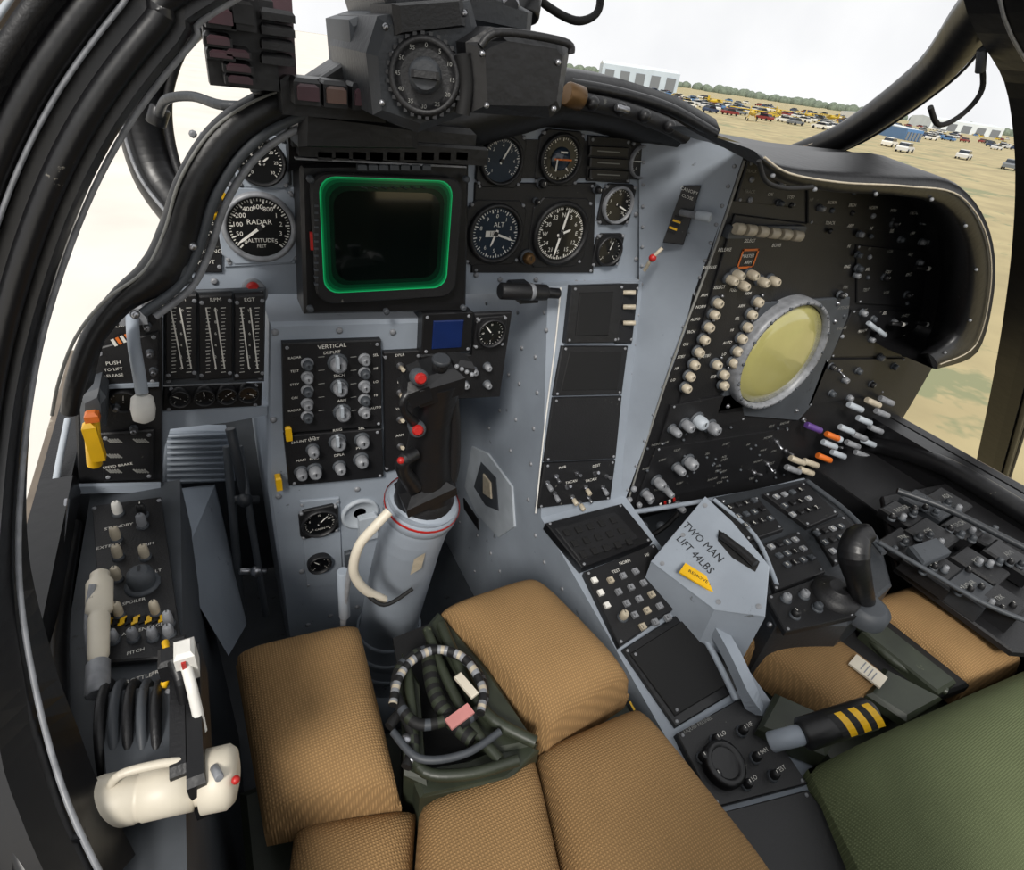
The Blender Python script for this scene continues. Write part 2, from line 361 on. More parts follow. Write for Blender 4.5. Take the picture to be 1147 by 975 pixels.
# glareshield coaming
b=B('glareshield')
path=[at(u,v,Y=.66) for u,v in [(322,150),(360,140),(440,136),(520,132),(600,112),(640,100),(700,108),(760,126),(803,150)]]
rows=[V((0,.060,-.050)),V((0,.012,-.038)),V((0,-.002,-.015)),V((0,-.004,.006)),V((0,.01,.018)),V((0,.08,.022)),V((0,.3,-.03)),V((0,.5,-.10))]
b.strip([[p+o for p in path] for o in rows],'cowl')
b.box(at(430,150,Y=.67),.20,.05,.03,'cowl',ch=.006)
b.tube([at(u,v,Y=.63) for u,v in [(632,108),(655,114),(700,124),(745,140),(768,153)]],.010,'black')
b.tube([at(u,v,Y=.64) for u,v in [(640,95),(690,104),(750,122),(800,150)]],.007,'cowl')
b.cyl(at(634,105,Y=.62),at(652,111,Y=.62),.013,'brass')
for (u,v) in [(664,116),(695,122),(722,130),(750,142)]: b.ball(at(u,v,Y=.615),.008,'cowl')
b.cyl(at(690,120,Y=.61),at(704,124,Y=.61),.004,'metal')
b.done()
b=B('coaming_rail')
lp=[(380,98,.62),(310,116,.61),(255,150,.60),(218,205,.59),(200,262,.59),(178,305,.58),(135,338,.57),(104,378,.56),(86,425,.55),(78,462,.55)]
L=[at(u,v,Y=y) for u,v,y in lp]
Q=b.tube(L,[.014,.015,.015,.015,.017,.017,.011,.009,.008,.007],'cowl',seg=14)
b.tube([p+V((.015,-.006,-.010)) for p in L[:7]],.0045,'dgray')
b.tube([p+V((.023,.004,-.018)) for p in L[:7]],.0035,'knobg')
b.tube([p+V((-.010,-.012,.006)) for p in L],.0014,'inkg')
n=len(Q); vs=Q+[q+V((.012,.06,-.005)) for q in Q]
b.add(vs[:2*n],[[i,i+1,n+i+1,n+i] for i in range(n-1)],'cowl',True)
fl=[at(u,v,Y=.585) for u,v in [(176,296),(208,292),(216,312),(196,322),(176,312)]]; b.prism(fl,V((0,-1,0)),.012,'dgray',.003)
for p in (L[4],L[6]): b.ball(p+V((.01,-.012,-.008)),.004,'metal')
b.done()

def lampbox(name,rows):
    b=B(name)
    for (u,v,w,h,m_) in rows:
        k=at(u,v,Y=.56); s=(k-C).dot(FW)/FPX
        b.box(k,w*s,.03,h*s,'cowl',ch=.003); b.box(k+V((0,-.017,0)),w*s*.8,.005,h*s*.62,m_,ch=.002)
    return b
b=lampbox('warning_light_cluster',[(245,18,30,24,'lampr'),(243,44,28,14,'lampr'),(246,59,28,12,'lampr'),(265,74,30,12,'lampr'),(264,58,28,12,'lampr'),(267,87,30,12,'lampr'),(270,14,26,34,'cowl')])
p=at(268,45,Y=.585); s=(p-C).dot(FW)/FPX
b.box(p,72*s,.03,92*s,'cowl',ch=.004)
for k in range(4): b.box(at(308,17+k*16,Y=.575),34*s,.04,11*s,'black',ch=.003)
b.box(at(306,44,Y=.6),.03,.03,.07,'lampr',ch=.003)
b.cyl(at(290,80,Y=.6),at(293,125,Y=.61),.006,'cowl'); b.cyl(at(288,88,Y=.6),at(294,100,Y=.6),.010,'dgray')
b.done()
b=lampbox('approach_indexer_lights',[(341,101,28,26,'lampr'),(372,104,26,26,'lampb'),(402,107,24,26,'lampr')])
b.box(at(372,110,Y=.585),.09,.03,.03,'cowl',ch=.004); b.done()

# optical sight
b=B('optical_gunsight')
def obox(pts,y0,y1,mt,ch=.004):
    P=[at(u,v,Y=y0) for u,v in pts]; d=V((0,y1-y0,0)); P=[p+d for p in P]
    b.prism(P,V((0,-1,0)),y1-y0,mt,ch)
obox([(527,48),(556,30),(636,42),(645,56),(634,124),(622,134),(532,128)],.47,.60,'cowl',.010)
obox([(425,18),(530,0),(545,60),(535,125),(470,150),(420,130),(412,60)],.50,.64,'char',.006)
obox([(430,-10),(560,-8),(600,14),(598,36),(530,34),(440,26)],.52,.66,'char',.006)
obox([(440,4),(520,-2),(524,30),(444,40)],.495,.56,'black',.004)
obox([(335,128),(420,132),(470,146),(470,168),(335,166)],.60,.68,'cowl',.006)
obox([(392,22),(428,10),(430,120),(398,108)],.56,.66,'dgray',.004); obox([(352,92),(400,60),(404,92),(372,110)],.60,.66,'cowl',.004)
dc=at(490,92,Y=.485); rs=(dc-C).dot(FW)/FPX
nn=V((-.35,-1,.1)).normalized()
hub=dc+V((0,.03,0))
b.lathe(hub,nn,[(44*rs,0),(44*rs,.012),(40*rs,.016),(40*rs,.028),(35*rs,.032),(33*rs,.028),(27*rs,.027)],'black',36)
ex=V((0,0,1)).cross(nn).normalized(); ey=nn.cross(ex)
for i in range(30):
    a=2*pi*i/30; q=hub+nn*.021+(ex*cos(a)+ey*sin(a))*41*rs; b.box(q,.003,.003,.014,'cowl',ex,ey)
for i in range(12):
    a=2*pi*i/12; b.text(hub+nn*.0285+(ex*sin(a)+ey*cos(a))*30*rs,ex,ey,str(i*5),.0045,'inkg')
b.lathe(hub,nn,[(18*rs,.026),(18*rs,.042),(14*rs,.045)],'char',24)
b.box(hub+nn*.047,30*rs,8*rs,.008,'black',ex,ey,ch=.002)
b.rect(at(447,75,Y=.4985),V((1,0,0)),V((0,0,1)),.012,.02,'knobg')
for u,v in [(540,60),(625,70),(545,118),(620,122),(432,30),(428,115),(520,15)]: b.ball(at(u,v,Y=.469 if u>530 else .498),.0025,'metal')
b.tube([at(u,v,Y=.48) for u,v in [(518,60),(522,95),(518,128)]],.006,'deep')
b.tube([at(u,v,Y=.468) for u,v in [(538,52),(560,36),(632,47),(640,60)]],.003,'black')
b.cyl(at(560,-20,Y=.55),at(572,8,Y=.52),.008,'metal')
b.done()

# ================= gray strip between panels
b=B('center_panel_fairing')
rowsp=[(at(716,126,Y=.72),at(836,165,Y=.60)),(at(716,318,Y=.705),at(782,330,Y=.60)),(at(688,566,Y=.60),at(695,575,Y=.595))]
NR=8
fine=[]
for i in range(2):
    for k in range(NR): fine.append((rowsp[i][0].lerp(rowsp[i+1][0],k/NR),rowsp[i][1].lerp(rowsp[i+1][1],k/NR)))
fine.append(rowsp[2])
vs=[p for r in fine for p in r]
b.add(vs,[[2*i,2*i+1,2*i+3,2*i+2] for i in range(len(fine)-1)],'gray',True)
d=(rowsp[0][1]-rowsp[0][0]).normalized(); FA=Pl((0,0,0),tuple(d),(0,0,1)); FA.p=rowsp[0][0]
plate(b,FA,[(765,208),(785,208),(765,275),(742,272)],.005,'black',screws=False)
lab(b,FA,772,214,'CANOPY',5); lab(b,FA,770,221,'CLOSE',4.5)
b.cyl(FA.at(762,238,.01),FA.at(788,243,.028),.005,'knobg'); b.cyl(FA.at(780,241,.026),FA.at(796,244,.03),.007,'grayl')
for i in range(5): b.box(FA.at(752+2*i,260-4*i,.006),.012,.003,.002,'yellow' if i%2 else 'deep',FA.ex,FA.ey)
b.tube([FA.at(722,303,.01),FA.at(730,290,.02),FA.at(742,278,.015)],.003,'cream'); b.ball(FA.at(731,289,.02),.006,'red')
for r in fine[::1]:
    for s_ in (.05,.95): b.lathe(r[0].lerp(r[1],s_),FA.n,[(.003,-.001),(.003,.001),(.0015,.002)],'knobg',8)
b.done()

# ================= CENTER CONSOLE body
b=B('center_console')
prof=[(1.02,-.30),(.70,-.29),(.60,-.68),(.165,-.76),(-.35,-.855),(-.35,-1.12),(1.02,-1.12)]
xs=[.455,.64]
vs=[W3(x,y,z) for x in xs for y,z in prof]; n=len(prof)
b.add(vs,[[i,(i+1)%n,n+(i+1)%n,n+i] for i in range(n)]+[list(range(n)),list(range(n,2*n))],'gray')
for (u,v) in [(545,340),(580,350),(610,350),(600,400),(602,440),(598,480),(595,520),(592,560),(575,590),(550,620),(532,640),(520,560),(535,600),(570,420),(560,460),(548,480),(515,585),(560,640),(600,600),(610,630),(630,660),(640,690),(615,325),(612,370),(585,390),(582,430),(578,470),(572,505)]:
    b.lathe(SW.at(u,v),SW.n,[(.004,-.001),(.004,.0015),(.002,.003)],'knobg',8)
P=[SW.at(u,v) for u,v in [(530,500),(548,508),(575,545),(578,590),(560,602),(535,575),(522,545)]]
b.prism(P,SW.n,.004,'grayl',.001)
P=[SW.at(u,v) for u,v in [(541,517),(558,535),(561,572),(546,566),(533,545)]]
b.prism(P,SW.n,.0055,'dgray',.001)
P=[SW.at(u,v) for u,v in [(545,530),(553,540),(554,558),(545,552)]]; b.prism(P,SW.n,.009,'cream',.001)
P=[SW.at(u,v) for u,v in [(520,558),(536,582),(537,594),(521,570)]]; b.prism(P,SW.n,.003,'black')
plate(b,D,[(641,320),(700,318),(692,384),(634,385)],.012,'cowl')
plate(b,D,[(650,328),(688,327),(682,376),(645,377)],.014,'deep',screws=False)
plate(b,D,[(694,318),(716,318),(708,385),(690,385)],.006,'black')
for i,v in enumerate((328,344,362)): b.cyl(D.at(698,v,.008),D.at(712,v,.02),.004,'cream')
plate(b,D,[(630,388),(704,388),(697,442),(620,444)],.006,'black'); plate(b,D,[(620,446),(697,444),(690,514),(610,518)],.006)
plate(b,D,[(638,394),(698,394),(692,437),(628,438)],.007,'deep',screws=False)
plate(b,D,[(610,520),(690,516),(684,560),(602,570)],.008)
for u,v in [(622,533),(634,545),(645,530),(655,545),(665,530),(674,545),(640,556),(620,552),(658,556),(678,533),(612,540),(648,562)]: toggle(b,D,u,v,.016,'metal',tip=random.choice([None,'cream','red','knobg']))
for u,v in [(630,524),(668,522),(640,540),(662,538)]: lab(b,D,u,v,random.choice(['DEST','TACAN','PWR']),4.5,h=.0085)
b.tube([D.at(u,v,.008) for u,v in [(628,322),(622,385),(610,480),(600,575)]],.0014,'white',seg=6)
plate(b,CN,[(611,586),(697,564),(731,606),(652,636)],.018,'cowl')
plate(b,CN,[(622,592),(690,573),(716,603),(650,628)],.020,'black',screws=False)
for i in range(5):
    for j in range(3):
        u=635+i*13+j*9; v=597-i*3.5+j*12
        b.box(CN.at(u,v,.021),.011,.012,.004,'deep',CN.ex,CN.ey,ch=.001)
plate(b,CN,[(654,641),(733,609),(775,668),(694,724)],.012,'black')
for i in range(5):
    for j in range(3):
        u=684+j*14+i*9; v=650-j*5+i*13
        b.box(CN.at(u,v,.015),.0095,.0095,.008,'knobg' if (i+j)%4 else 'cream',CN.ex,CN.ey,ch=.0015)
        b.text(CN.at(u,v,.0195),CN.ex,CN.ey,str((i*3+j)%10),.007,'inkd')
for u,v in [(666,650),(673,664),(680,678)]: b.box(CN.at(u,v,.015),.009,.009,.006,'white',CN.ex,CN.ey,ch=.001)
for u,v in [(700,630),(725,622),(690,640)]: lab(b,CN,u,v,random.choice(WORDS),5,h=.0125)
knob(b,CN,697,692,5,.016,'cream',h0=.012)
plate(b,CN,[(697,728),(778,676),(835,768),(757,815)],.006,'cowl'); plate(b,CN,[(706,732),(776,688),(820,764),(757,802)],.009,'deep')
plate(b,CN,[(758,822),(838,778),(905,878),(800,905)],.012,'black')
for u,v in [(785,850),(800,870),(830,820),(845,850),(865,870),(835,880),(800,830)]:
    knob(b,CN,u,v,5,.014,'black',h0=.012); lab(b,CN,u+10,v-8,random.choice(WORDS),6,h=.0125)
b.lathe(CN.at(808,858,.012),CN.n,[(.028,0),(.028,.012),(.022,.016),(.018,.012)],'cowl',24)
b.text(CN.at(782,812,.0125),CN.ex,CN.ey,'LIQUID FRESNEL',.007,'inkg')
plate(b,CN,[(802,912),(905,885),(990,990),(850,1010)],.012,'black')
for k in range(5): b.rect(CN.at(700+k*8,780+k*11,.001),CN.ex,CN.ey,.003,.012,'yellow')
b.done()
b=B('console_guard_rail')
b.tube([CN.at(u,v,h) for u,v,h in [(750,648,.02),(768,660,.035),(795,692,.04),(820,735,.04),(838,775,.03),(846,795,.01)]],.011,'gray',prof=[(-.010,-.009),(.010,-.009),(.010,.009),(-.010,.009)],up=(0,0,1))
b.tube([CN.at(u,v,h) for u,v,h in [(740,655,.01),(765,680,.012),(795,725,.012),(825,785,.01)]],.005,'gray')
b.done()

# ================= PEDESTAL
b=B('pedestal_panel')
P=[PD.at(302,362),PD.at(470,358),PD.at(468,540),PD.at(455,720),PD.at(330,760),PD.at(300,545)]
b.prism([p+V((0,.32,0)) for p in P],V((0,-1,0)),.32,'gray',.004)
plate(b,PD,[(316,385),(427,381),(428,478),(318,486)],.010,'black')
plate(b,PD,[(318,489),(428,481),(430,535),(324,545)],.010,'black')
plate(b,PD,[(430,395),(470,393),(470,520),(432,530)],.008,'black')
plate(b,PD,[(474,352),(530,350),(528,394),(472,398)],.020,'cowl'); plate(b,PD,[(486,360),(520,359),(517,390),(484,392)],.022,'blue',screws=False)
plate(b,PD,[(532,352),(574,350),(560,445),(505,448),(470,400),(528,398)],.008,'black',screws=False)
lab(b,PD,372,388,'VERTICAL',7,h=.0105); lab(b,PD,372,395,'DISPLAY',5,h=.0105)
for i,v in enumerate((407,422,437,452,466)):
    knob(b,PD,344,v,5.5,.013,'knobg' if i%2 else 'dgray',h0=.010,base='knobg'); lab(b,PD,330,v-6,random.choice(WORDS),4.2,h=.0105)
    knob(b,PD,408,v-5,5.5,.013,'knobg' if i%2==0 else 'dgray',h0=.010,base='knobg'); lab(b,PD,421,v-9,random.choice(WORDS),4.2,h=.0105)
for u,v,r in [(378,406,9),(380,433,8),(383,461,8),(378,494,8),(350,503,6),(352,526,7),(405,492,7),(404,514,7),(380,522,6),(337,528,6)]:
    knob(b,PD,u,v,r,.017,'knobg',h0=.010); lab(b,PD,u,v-12,random.choice(WORDS),4.8,h=.0105)
    if r>=8: b.box(PD.at(u,v,.03),.004,.008,r*1.6*PD.sc(u,v),'grayl',ch=.001)
lab(b,PD,342,494,'SHUNT UNIT',5,h=.0105)
for u in (360,396):
    for v in (400,415,430,445,460): b.rect(PD.at(u,v,.0103),PD.ex,PD.ey,.008,.0012,'inkg')
for i in range(4): toggle(b,PD,448,410+i*30,.016,'cream',h0=.008); lab(b,PD,448,398+i*30,random.choice(WORDS),4.5,h=.0085)
for u,v in [(545,410),(530,415),(545,430),(520,430)]: knob(b,PD,u,v,4,.012,'knobg',h0=.008)
b.box(PD.at(323,485,.01),.008,.01,.022,'yellow',ch=.002)
b.box(PD.at(312,540,.01),.008,.014,.022,'yellow',ch=.002)
for u,v in [(308,372),(380,370),(440,372),(464,450),(306,470),(312,556),(400,548),(338,640),(340,600),(370,690),(400,680),(430,660),(345,700)]: b.lathe(PD.at(u,v),PD.n,[(.0045,0),(.0045,.002),(.002,.003)],'knobg',8)
plate(b,PD,[(336,562),(380,558),(384,655),(344,660)],.003,'gray')
b.lathe(PD.at(403,575),PD.n,[(.03,-.002),(.03,.004),(.026,.006),(.024,.002),(.01,.0)],'grayl',28)
b.box(PD.at(412,590,.01),.03,.012,.05,'grayl',ch=.003); b.box(PD.at(390,630,.01),.01,.01,.05,'dgray',ch=.002)
b.done()
gauge('cabin_altitude_gauge',PD,358,586,18,nums=['0','5','10','20','30'],needles=((.8,.7),),nt=24,labs=(('CABIN',0,-.5,.2),),h0=.003)
gauge('hydraulic_pressure_gauge',PD,358,632,12,nums=['0','1','2','3'],needles=((-.8,.7),),nt=16,square=False,h0=.003)
gauge('standby_compass_gauge',PD,550,373,16,nums=['N','E','S','W'],a0=0,a1=2*pi,needles=((-.7,.8),),nt=24,h0=.008)

# ================= left lower panel
b=B('landing_gear_panel')
P=[AL.at(u,v) for u,v in [(100,385),(130,352),(182,330),(182,545),(88,545),(82,440)]]
b.prism([p+V((0,.03,0)) for p in P],V((0,-1,0)),.03,'black',.003)
plate(b,AL,[(103,392),(178,372),(178,432),(98,438)],.004,'black')
plate(b,AL,[(112,486),(172,482),(172,538),(116,540)],.006,'black')
for i in range(3):
    for j in range(2):
        if (i,j)!=(1,1):
            u,v=128+30*j,494+17*i
            for k in range(5): b.box(AL.at(u-6+3*k,v,.0065),.0014,.001,.007,'inkg' ,(1,0,0.6),(0,1,0))
lab(b,AL,127,407,'PUSH',6,'ink'); lab(b,AL,127,414,'TO LIFT',5); lab(b,AL,127,421,'RELEASE',5)
lab(b,AL,132,522,'SPEED BRAKE',4.6,h=.007); lab(b,AL,135,365,'FLAPS',6,'ink'); 
for k in range(5): b.box(AL.at(128+k*5,384-k*2,.005),.003,.001,.008,'orange' if k%2 else 'ink',(1,0,.3),(0,1,0))
for u,v in [(168,395),(172,415),(165,365),(110,462),(130,455),(150,480)]: knob(b,AL,u,v,3.5,.01,'metal',h0=.004)
b.prism([AL.at(u,v,.004) for u,v in [(84,432),(178,428),(178,432),(84,436)]],AL.n,.003,'gray'); b.prism([AL.at(u,v,.004) for u,v in [(84,542),(180,540),(180,548),(86,550)]],AL.n,.006,'gray')
gauge('gear_position_indicator',AL,138,449,13,needles=((0.2,.6),),nt=12,square=False)
b.done()
b=B('landing_gear_handle')
b.tube([AL.at(u,v,h) for u,v,h in [(148,355,.01),(150,385,.035),(155,415,.05),(159,440,.055)]],[.006,.006,.006,.006],'gray',seg=12)
b.lathe(AL.at(159,442,.055),(AL.at(162,480,.06)-AL.at(159,442,.055)),[(.006,0),(.010,.004),(.0115,.016),(.010,.028),(.004,.032)],'white',20)
b.box(AL.at(148,352,.006),.025,.012,.02,'knobg',ch=.002)
b.done()
b=B('flap_lever_housing')
P=[AL.at(u,v,.03) for u,v in [(90,438),(112,430),(120,440),(120,472),(92,478)]]
b.prism([p+V((0,.03,0)) for p in P],V((0,-1,0)),.045,'dgray',.006)
b.tube([AL.at(103,462,.052),AL.at(104,490,.06),AL.at(106,520,.055)],[.006,.007,.007],'yellow',seg=12)
b.box(AL.at(105,494,.062),.012,.012,.046,'yellow',ch=.004)
b.box(AL.at(103,466,.058),.012,.012,.010,'orange',ch=.003)
b.done()

# ================= LEFT SIDE
b=B('left_side_console')
b.prism([W3(-.165,-.35,-.505),W3(-.072,-.35,-.505),W3(-.072,.66,-.505),W3(-.165,.66,-.505)],V((0,0,-1)),.60,'dgray')
plate(b,LC,[(103,566),(180,556),(205,735),(116,742)],.006,'black')
for u,v,k in [(133,576,'white'),(131,605,'cream'),(133,625,'cream'),(160,578,'cowl'),(160,590,'knobg'),(163,625,'cream'),(132,650,'cream'),(134,690,'cream'),(175,688,'cream'),(190,700,'knobg')]:
    knob(b,LC,u,v,5,.018,k,h0=.006)
knob(b,LC,160,655,14,.020,'dgray',h0=.006)
for u,v in [(128,718),(150,716),(172,715),(190,712)]: knob(b,LC,u,v,5.5,.014,'knobg',h0=.006); 
for u,v,t in [(133,590,'STANDBY'),(118,650,'RUDDER'),(122,612,'EXTEND'),(165,610,'TRIM'),(150,674,'SPOILER'),(160,705,'AFCS ENGAGE'),(175,640,'ALT'),(152,730,'PITCH')]: lab(b,LC,u,v,t,6,h=.0068)
for k in range(10): b.box(LC.at(122+7.5*k,697-.6*k,.007),.007,.008,.001,'yellow' if k%2==0 else 'deep',(1,.3,0),(0,1,0))
b.done()
b=B('throttle_quadrant')
plate(b,LC,[(112,775),(195,765),(205,870),(118,890)],.02,'dgray')
for k in range(5):
    P0=LC.at(122+15*k,815,.0); b.lathe(P0+V((-.004,0,-.015)),(1,0,0),[(.043,0),(.046,.002),(.046,.005),(.043,.007)],'dgray' if k%2 else 'black',28)
b.box(LC.at(205,800,.02),.012,.12,.05,'black',ch=.004); b.box(LC.at(222,810,.02),.012,.12,.05,'cowl',ch=.004)
b.tube([LC.at(210,800,.03),LC.at(203,765,.06),LC.at(195,740,.07)],.005,'cowl'); b.tube([LC.at(226,820,.03),LC.at(216,775,.06),LC.at(209,748,.07)],.004,'white')
P0=LC.at(209,738,.07); b.box(P0,.014,.018,.030,'white',ch=.003); b.box(P0+V((-.001,-.010,0)),.003,.002,.018,'red')
b.box(LC.at(190,742,.06),.014,.018,.02,'black',ch=.003)
lab(b,LC,150,762,'THROTTLE',7,h=.007); lab(b,LC,186,750,'FRICTION',6,h=.007)
b.tube([LC.at(185,720,.02),LC.at(190,745,.03),LC.at(183,770,.02)],.003,'yellow')
b.done()
b=B('map_light')
a=at(110,742,Z=-.48); c=at(112,640,Z=-.47); L_=(c-a).length
b.lathe(a,(c-a),[(.006,0),(.008,.006),(.0085,L_*.45),(.0075,L_*.5),(.0105,L_*.53),(.011,L_*.85),(.008,L_*.9),(.008,L_*.96),(.004,L_)],'ivory',20)
b.cyl(a-(c-a).normalized()*.03,a,.009,'knobg')
b.tube([at(105,765,Z=-.5),at(98,700,Z=-.48),at(104,655,Z=-.46)],.003,'knobg')
b.done()
b=B('oxygen_canister')
a=at(94,904,Z=-.48); c=at(264,868,Z=-.48); L_=(c-a).length; d=(c-a).normalized(); r=.0175
b.lathe(a,d,[(r*.5,0),(r*.9,.003),(r,.01),(r,L_*.34),(r*.95,L_*.35),(r*.95,L_*.38),(r,L_*.39),(r,L_*.72),(r*.85,L_*.73),(r*.85,L_*.77),(r*1.2,L_*.78),(r*1.22,L_*.95),(r*1.0,L_),(r*.5,L_+.002)],'ivory',28)
b.ball(at(264,874,Z=-.465),.003,'red'); b.cyl(at(240,860,Z=-.46),at(246,872,Z=-.455),.003,'knobg')
b.tube([at(120,888,Z=-.47),at(135,868,Z=-.455),at(180,856,Z=-.455),at(215,852,Z=-.46)],.003,'ivory')
b.done()

# shell
b=B('wall_left'); b.box(W3(-.19,.30,-.80),.03,1.5,.66,'black'); 
b.box(W3(-.215,.30,-1.6),.02,1.5,2.2,'ext')
for k in range(6): b.tube([W3(-.174,-.3,-.53-.03*k),W3(-.174,.6,-.55-.03*k)],.004,random.choice(['dgray','black','brass','dgray']),seg=6)
b.done()
b=B('floor'); b.box(W3(.62,.33,-1.13),1.62,1.44,.03,'dgray'); b.done()
b=B('wall_front'); b.box(W3(.62,1.06,-.78),1.60,.03,.66,'dgray'); b.done()
b=B('wall_right'); b.box(W3(1.49,.30,-.90),.03,1.5,.50,'black'); b.box(W3(1.52,.30,-1.76),.02,1.5,2.2,'ext'); b.done()
b=B('wall_rear'); b.box(W3(.62,-.68,-.8),1.60,.03,.66,'black'); b.done()

b=B('rudder_pedal')
P=[at(u,v,Y=.80) for u,v in [(184,484),(254,484),(264,540),(182,545)]]
b.prism([p+V((0,.02,0)) for p in P],V((0,-1,0)),.02,'gray',.003)
for k in range(9): 
    q0=at(187,489+6.3*k,Y=.796); q1=at(256,487+6.3*k,Y=.796); b.cyl(q0,q1,.0026,'gray',seg=8)
b.done()
b=B('rudder_pedal_strut')
P=[at(184,552,Y=.72),at(240,545,Y=.78),at(276,700,Y=.66),at(256,735,Y=.55),at(200,640,Y=.58)]
b.add(P+[p+V((0,.03,-.02)) for p in P],[[0,1,2,3,4],[5,6,7,8,9]]+[[i,(i+1)%5,5+(i+1)%5,5+i] for i in range(5)],'gray')
for (p,q,r,m_) in [((258,480,.74),(276,560,.72),.007,'char'),((268,500,.74),(298,690,.66),.005,'dgray'),((254,500,.77),(272,700,.68),.006,'dgray'),((262,560,.72),(290,560,.72),.006,'char'),((268,640,.69),(298,640,.69),.005,'metal')]:
    b.cyl(at(p[0],p[1],Y=p[2]),at(q[0],q[1],Y=q[2]),r,m_)
b.ball(at(274,560,Y=.715),.011,'char'); b.ball(at(287,640,Y=.68),.009,'metal')
b.done()
b=B('footwell_fairing')
P=[AT.at(u,v) for u,v in [(176,460),(300,453),(302,462),(258,470),(188,478),(182,500),(178,560)]]
b.prism([p+V((0,.02,0)) for p in P],V((0,-1,0)),.025,'gray',.002)
b.done()
b=B('rudder_pedal')
P=[W3(.30,.92,-.86),W3(.40,.92,-.86),W3(.40,.95,-.70),W3(.30,.95,-.70)]
b.prism(P,V((0,-.98,.2)),.02,'gray',.003)
for k in range(6): b.cyl(W3(.305,.896+.005*k,-.84+.025*k),W3(.395,.896+.005*k,-.84+.025*k),.003,'dgray',seg=8)
b.done()

# ================= CONTROL STICK
b=B('control_stick')
base=at(432,760,Z=-1.0); c1=at(436,700,Z=-.84); c2=at(458,610,Y=.515); c3=at(474,560,Y=.50)
b.tube([base,c1,c2,c3],[.060,.048,.042,.044],'gray',seg=28)
ax=(c3-c2).normalized()
b.lathe(c3,ax,[(.045,-.02),(.047,-.018),(.047,-.004),(.041,.002),(.034,.006)],'gray',28)
b.lathe(c3,ax,[(.0475,-.006),(.0480,-.005),(.0480,-.003),(.0475,-.002)],'red',28,cap=False)
b.cyl(base+V((0,0,-.06)),base+V((0,0,.03)),.080,'gray',r2=.066,seg=28)
for i in range(3): b.lathe(c1+(base-c1)*.25*i,(c1-base),[(.050+.003*i,-.004),(.054+.003*i,0),(.050+.003*i,.004)],'gray',28,cap=False)
b.rect(at(468,632,Y=.462),V((1,.2,.15)).normalized(),V((.1,-.1,1)).normalized(),.016,.03,'cream')
g=[at(474,562,Y=.50),at(476,540,Y=.495),at(480,505,Y=.492),at(484,470,Y=.488),at(487,445,Y=.485),at(488,425,Y=.483)]
b.tube(g,[.033,.028,.022,.019,.021,.024],'cowl',seg=20,flat=1.2)
b.lathe(g[0]+ax*.002,ax,[(.035,0),(.036,.008),(.029,.018)],'black',24)
hc=at(484,420,Y=.483)
b.box(hc+V((.004,0,-.002)),.052,.045,.032,'cowl',(1,.1,.12),(0,1,.15),ch=.010)
b.box(hc+V((-.022,-.008,-.006)),.024,.034,.026,'cowl',(1,0,.3),(0,1,0),ch=.008)
b.box(hc+V((.030,0,.008)),.022,.03,.020,'black',(1,0,-.3),(0,1,0),ch=.005)
b.lathe(at(471,424,Y=.452),(0,-1,.25),[(.0085,-.01),(.0085,.000),(.006,.003)],'dgray',16); b.lathe(at(471,424,Y=.450),(0,-1,.25),[(.0058,-.004),(.0058,.002),(.004,.004)],'red',16)
b.cyl(hc+V((.004,-.01,.012)),hc+V((.003,-.014,.024)),.008,'black'); b.cyl(hc+V((.003,-.014,.022)),hc+V((.003,-.015,.027)),.0095,'char')
for k in range(4): b.ball(hc+V((.02+.006*k,-.016,.016-.004*k)),.0025,'knobg')
b.lathe(at(468,482,Y=.466),(-.2,-1,.3),[(.009,-.02),(.009,.000),(.007,.002)],'dgray',16); b.lathe(at(468,482,Y=.464),(-.2,-1,.3),[(.006,-.004),(.006,.002),(.004,.004)],'red',16)
b.tube([at(462,436,Y=.465),at(452,448,Y=.46),at(453,462,Y=.462),at(464,474,Y=.472)],[.005,.004,.004,.006],'cowl')
b.tube([at(464,508,Y=.470),at(452,516,Y=.462),at(452,528,Y=.465),at(464,545,Y=.475)],[.008,.008,.008,.010],'cowl'); b.ball(at(449,516,Y=.457),.004,'red')
b.tube([at(502,430,Y=.48),at(508,470,Y=.485),at(506,520,Y=.49),at(498,550,Y=.49)],[.009,.008,.010,.012],'black')
b.box(at(476,545,Y=.488),.064,.05,.022,'cowl',(1,.1,.2),(0,1,0),ch=.010)
b.done()
b=B('stick_cable')
b.tube([at(u,v,Y=y) for u,v,y in [(436,573,.455),(420,590,.45),(402,612,.45),(396,640,.45),(408,660,.45),(430,672,.455)]],.0055,'ivory')
b.tube([at(u,v,Y=y) for u,v,y in [(400,612,.462),(390,650,.47),(385,690,.48),(384,720,.5)]],.004,'knobg')
b.cyl(at(384,640,Y=.475),at(386,690,Y=.48),.007,'gray')
b.tube([at(u,v,Y=y) for u,v,y in [(405,660,.455),(430,678,.44),(462,660,.448)]],.0025,'deep')
b.done()

# ================= PILOT SEAT
def seatcush(b,pts,T,mt,z,**k):
    pl=Pl((0,0,z),(1,0,0),(0,1,0)); b.cushion([pl.at(u,v) for u,v in pts],V((0,0,1)),T,mt,**k)
seat=bpy.data.objects.new('ejection_seat',None); sc.collection.objects.link(seat); seat.location=W3(.2,.1,-.8); 
pl=Pl((0,0,-.66),(1,0,0),(0,1,0))
b=B('thigh_cushion_left'); seatcush(b,[(296,935),(450,905),(404,712),(264,746)],.055,'tan',-.68,bul=.15,q=.3); b.done(seat)
b=B('thigh_cushion_right'); seatcush(b,[(612,842),(705,779),(596,662),(486,700)],.060,'tan',-.68,bul=.2,q=.3); b.done(seat)
b=B('seat_cushion'); seatcush(b,[(660,1120),(880,1010),(712,798),(600,848)],.045,'tan',-.70,bul=.15)
seatcush(b,[(450,1170),(656,1122),(597,850),(470,905)],.045,'tan',-.70,bul=.12)
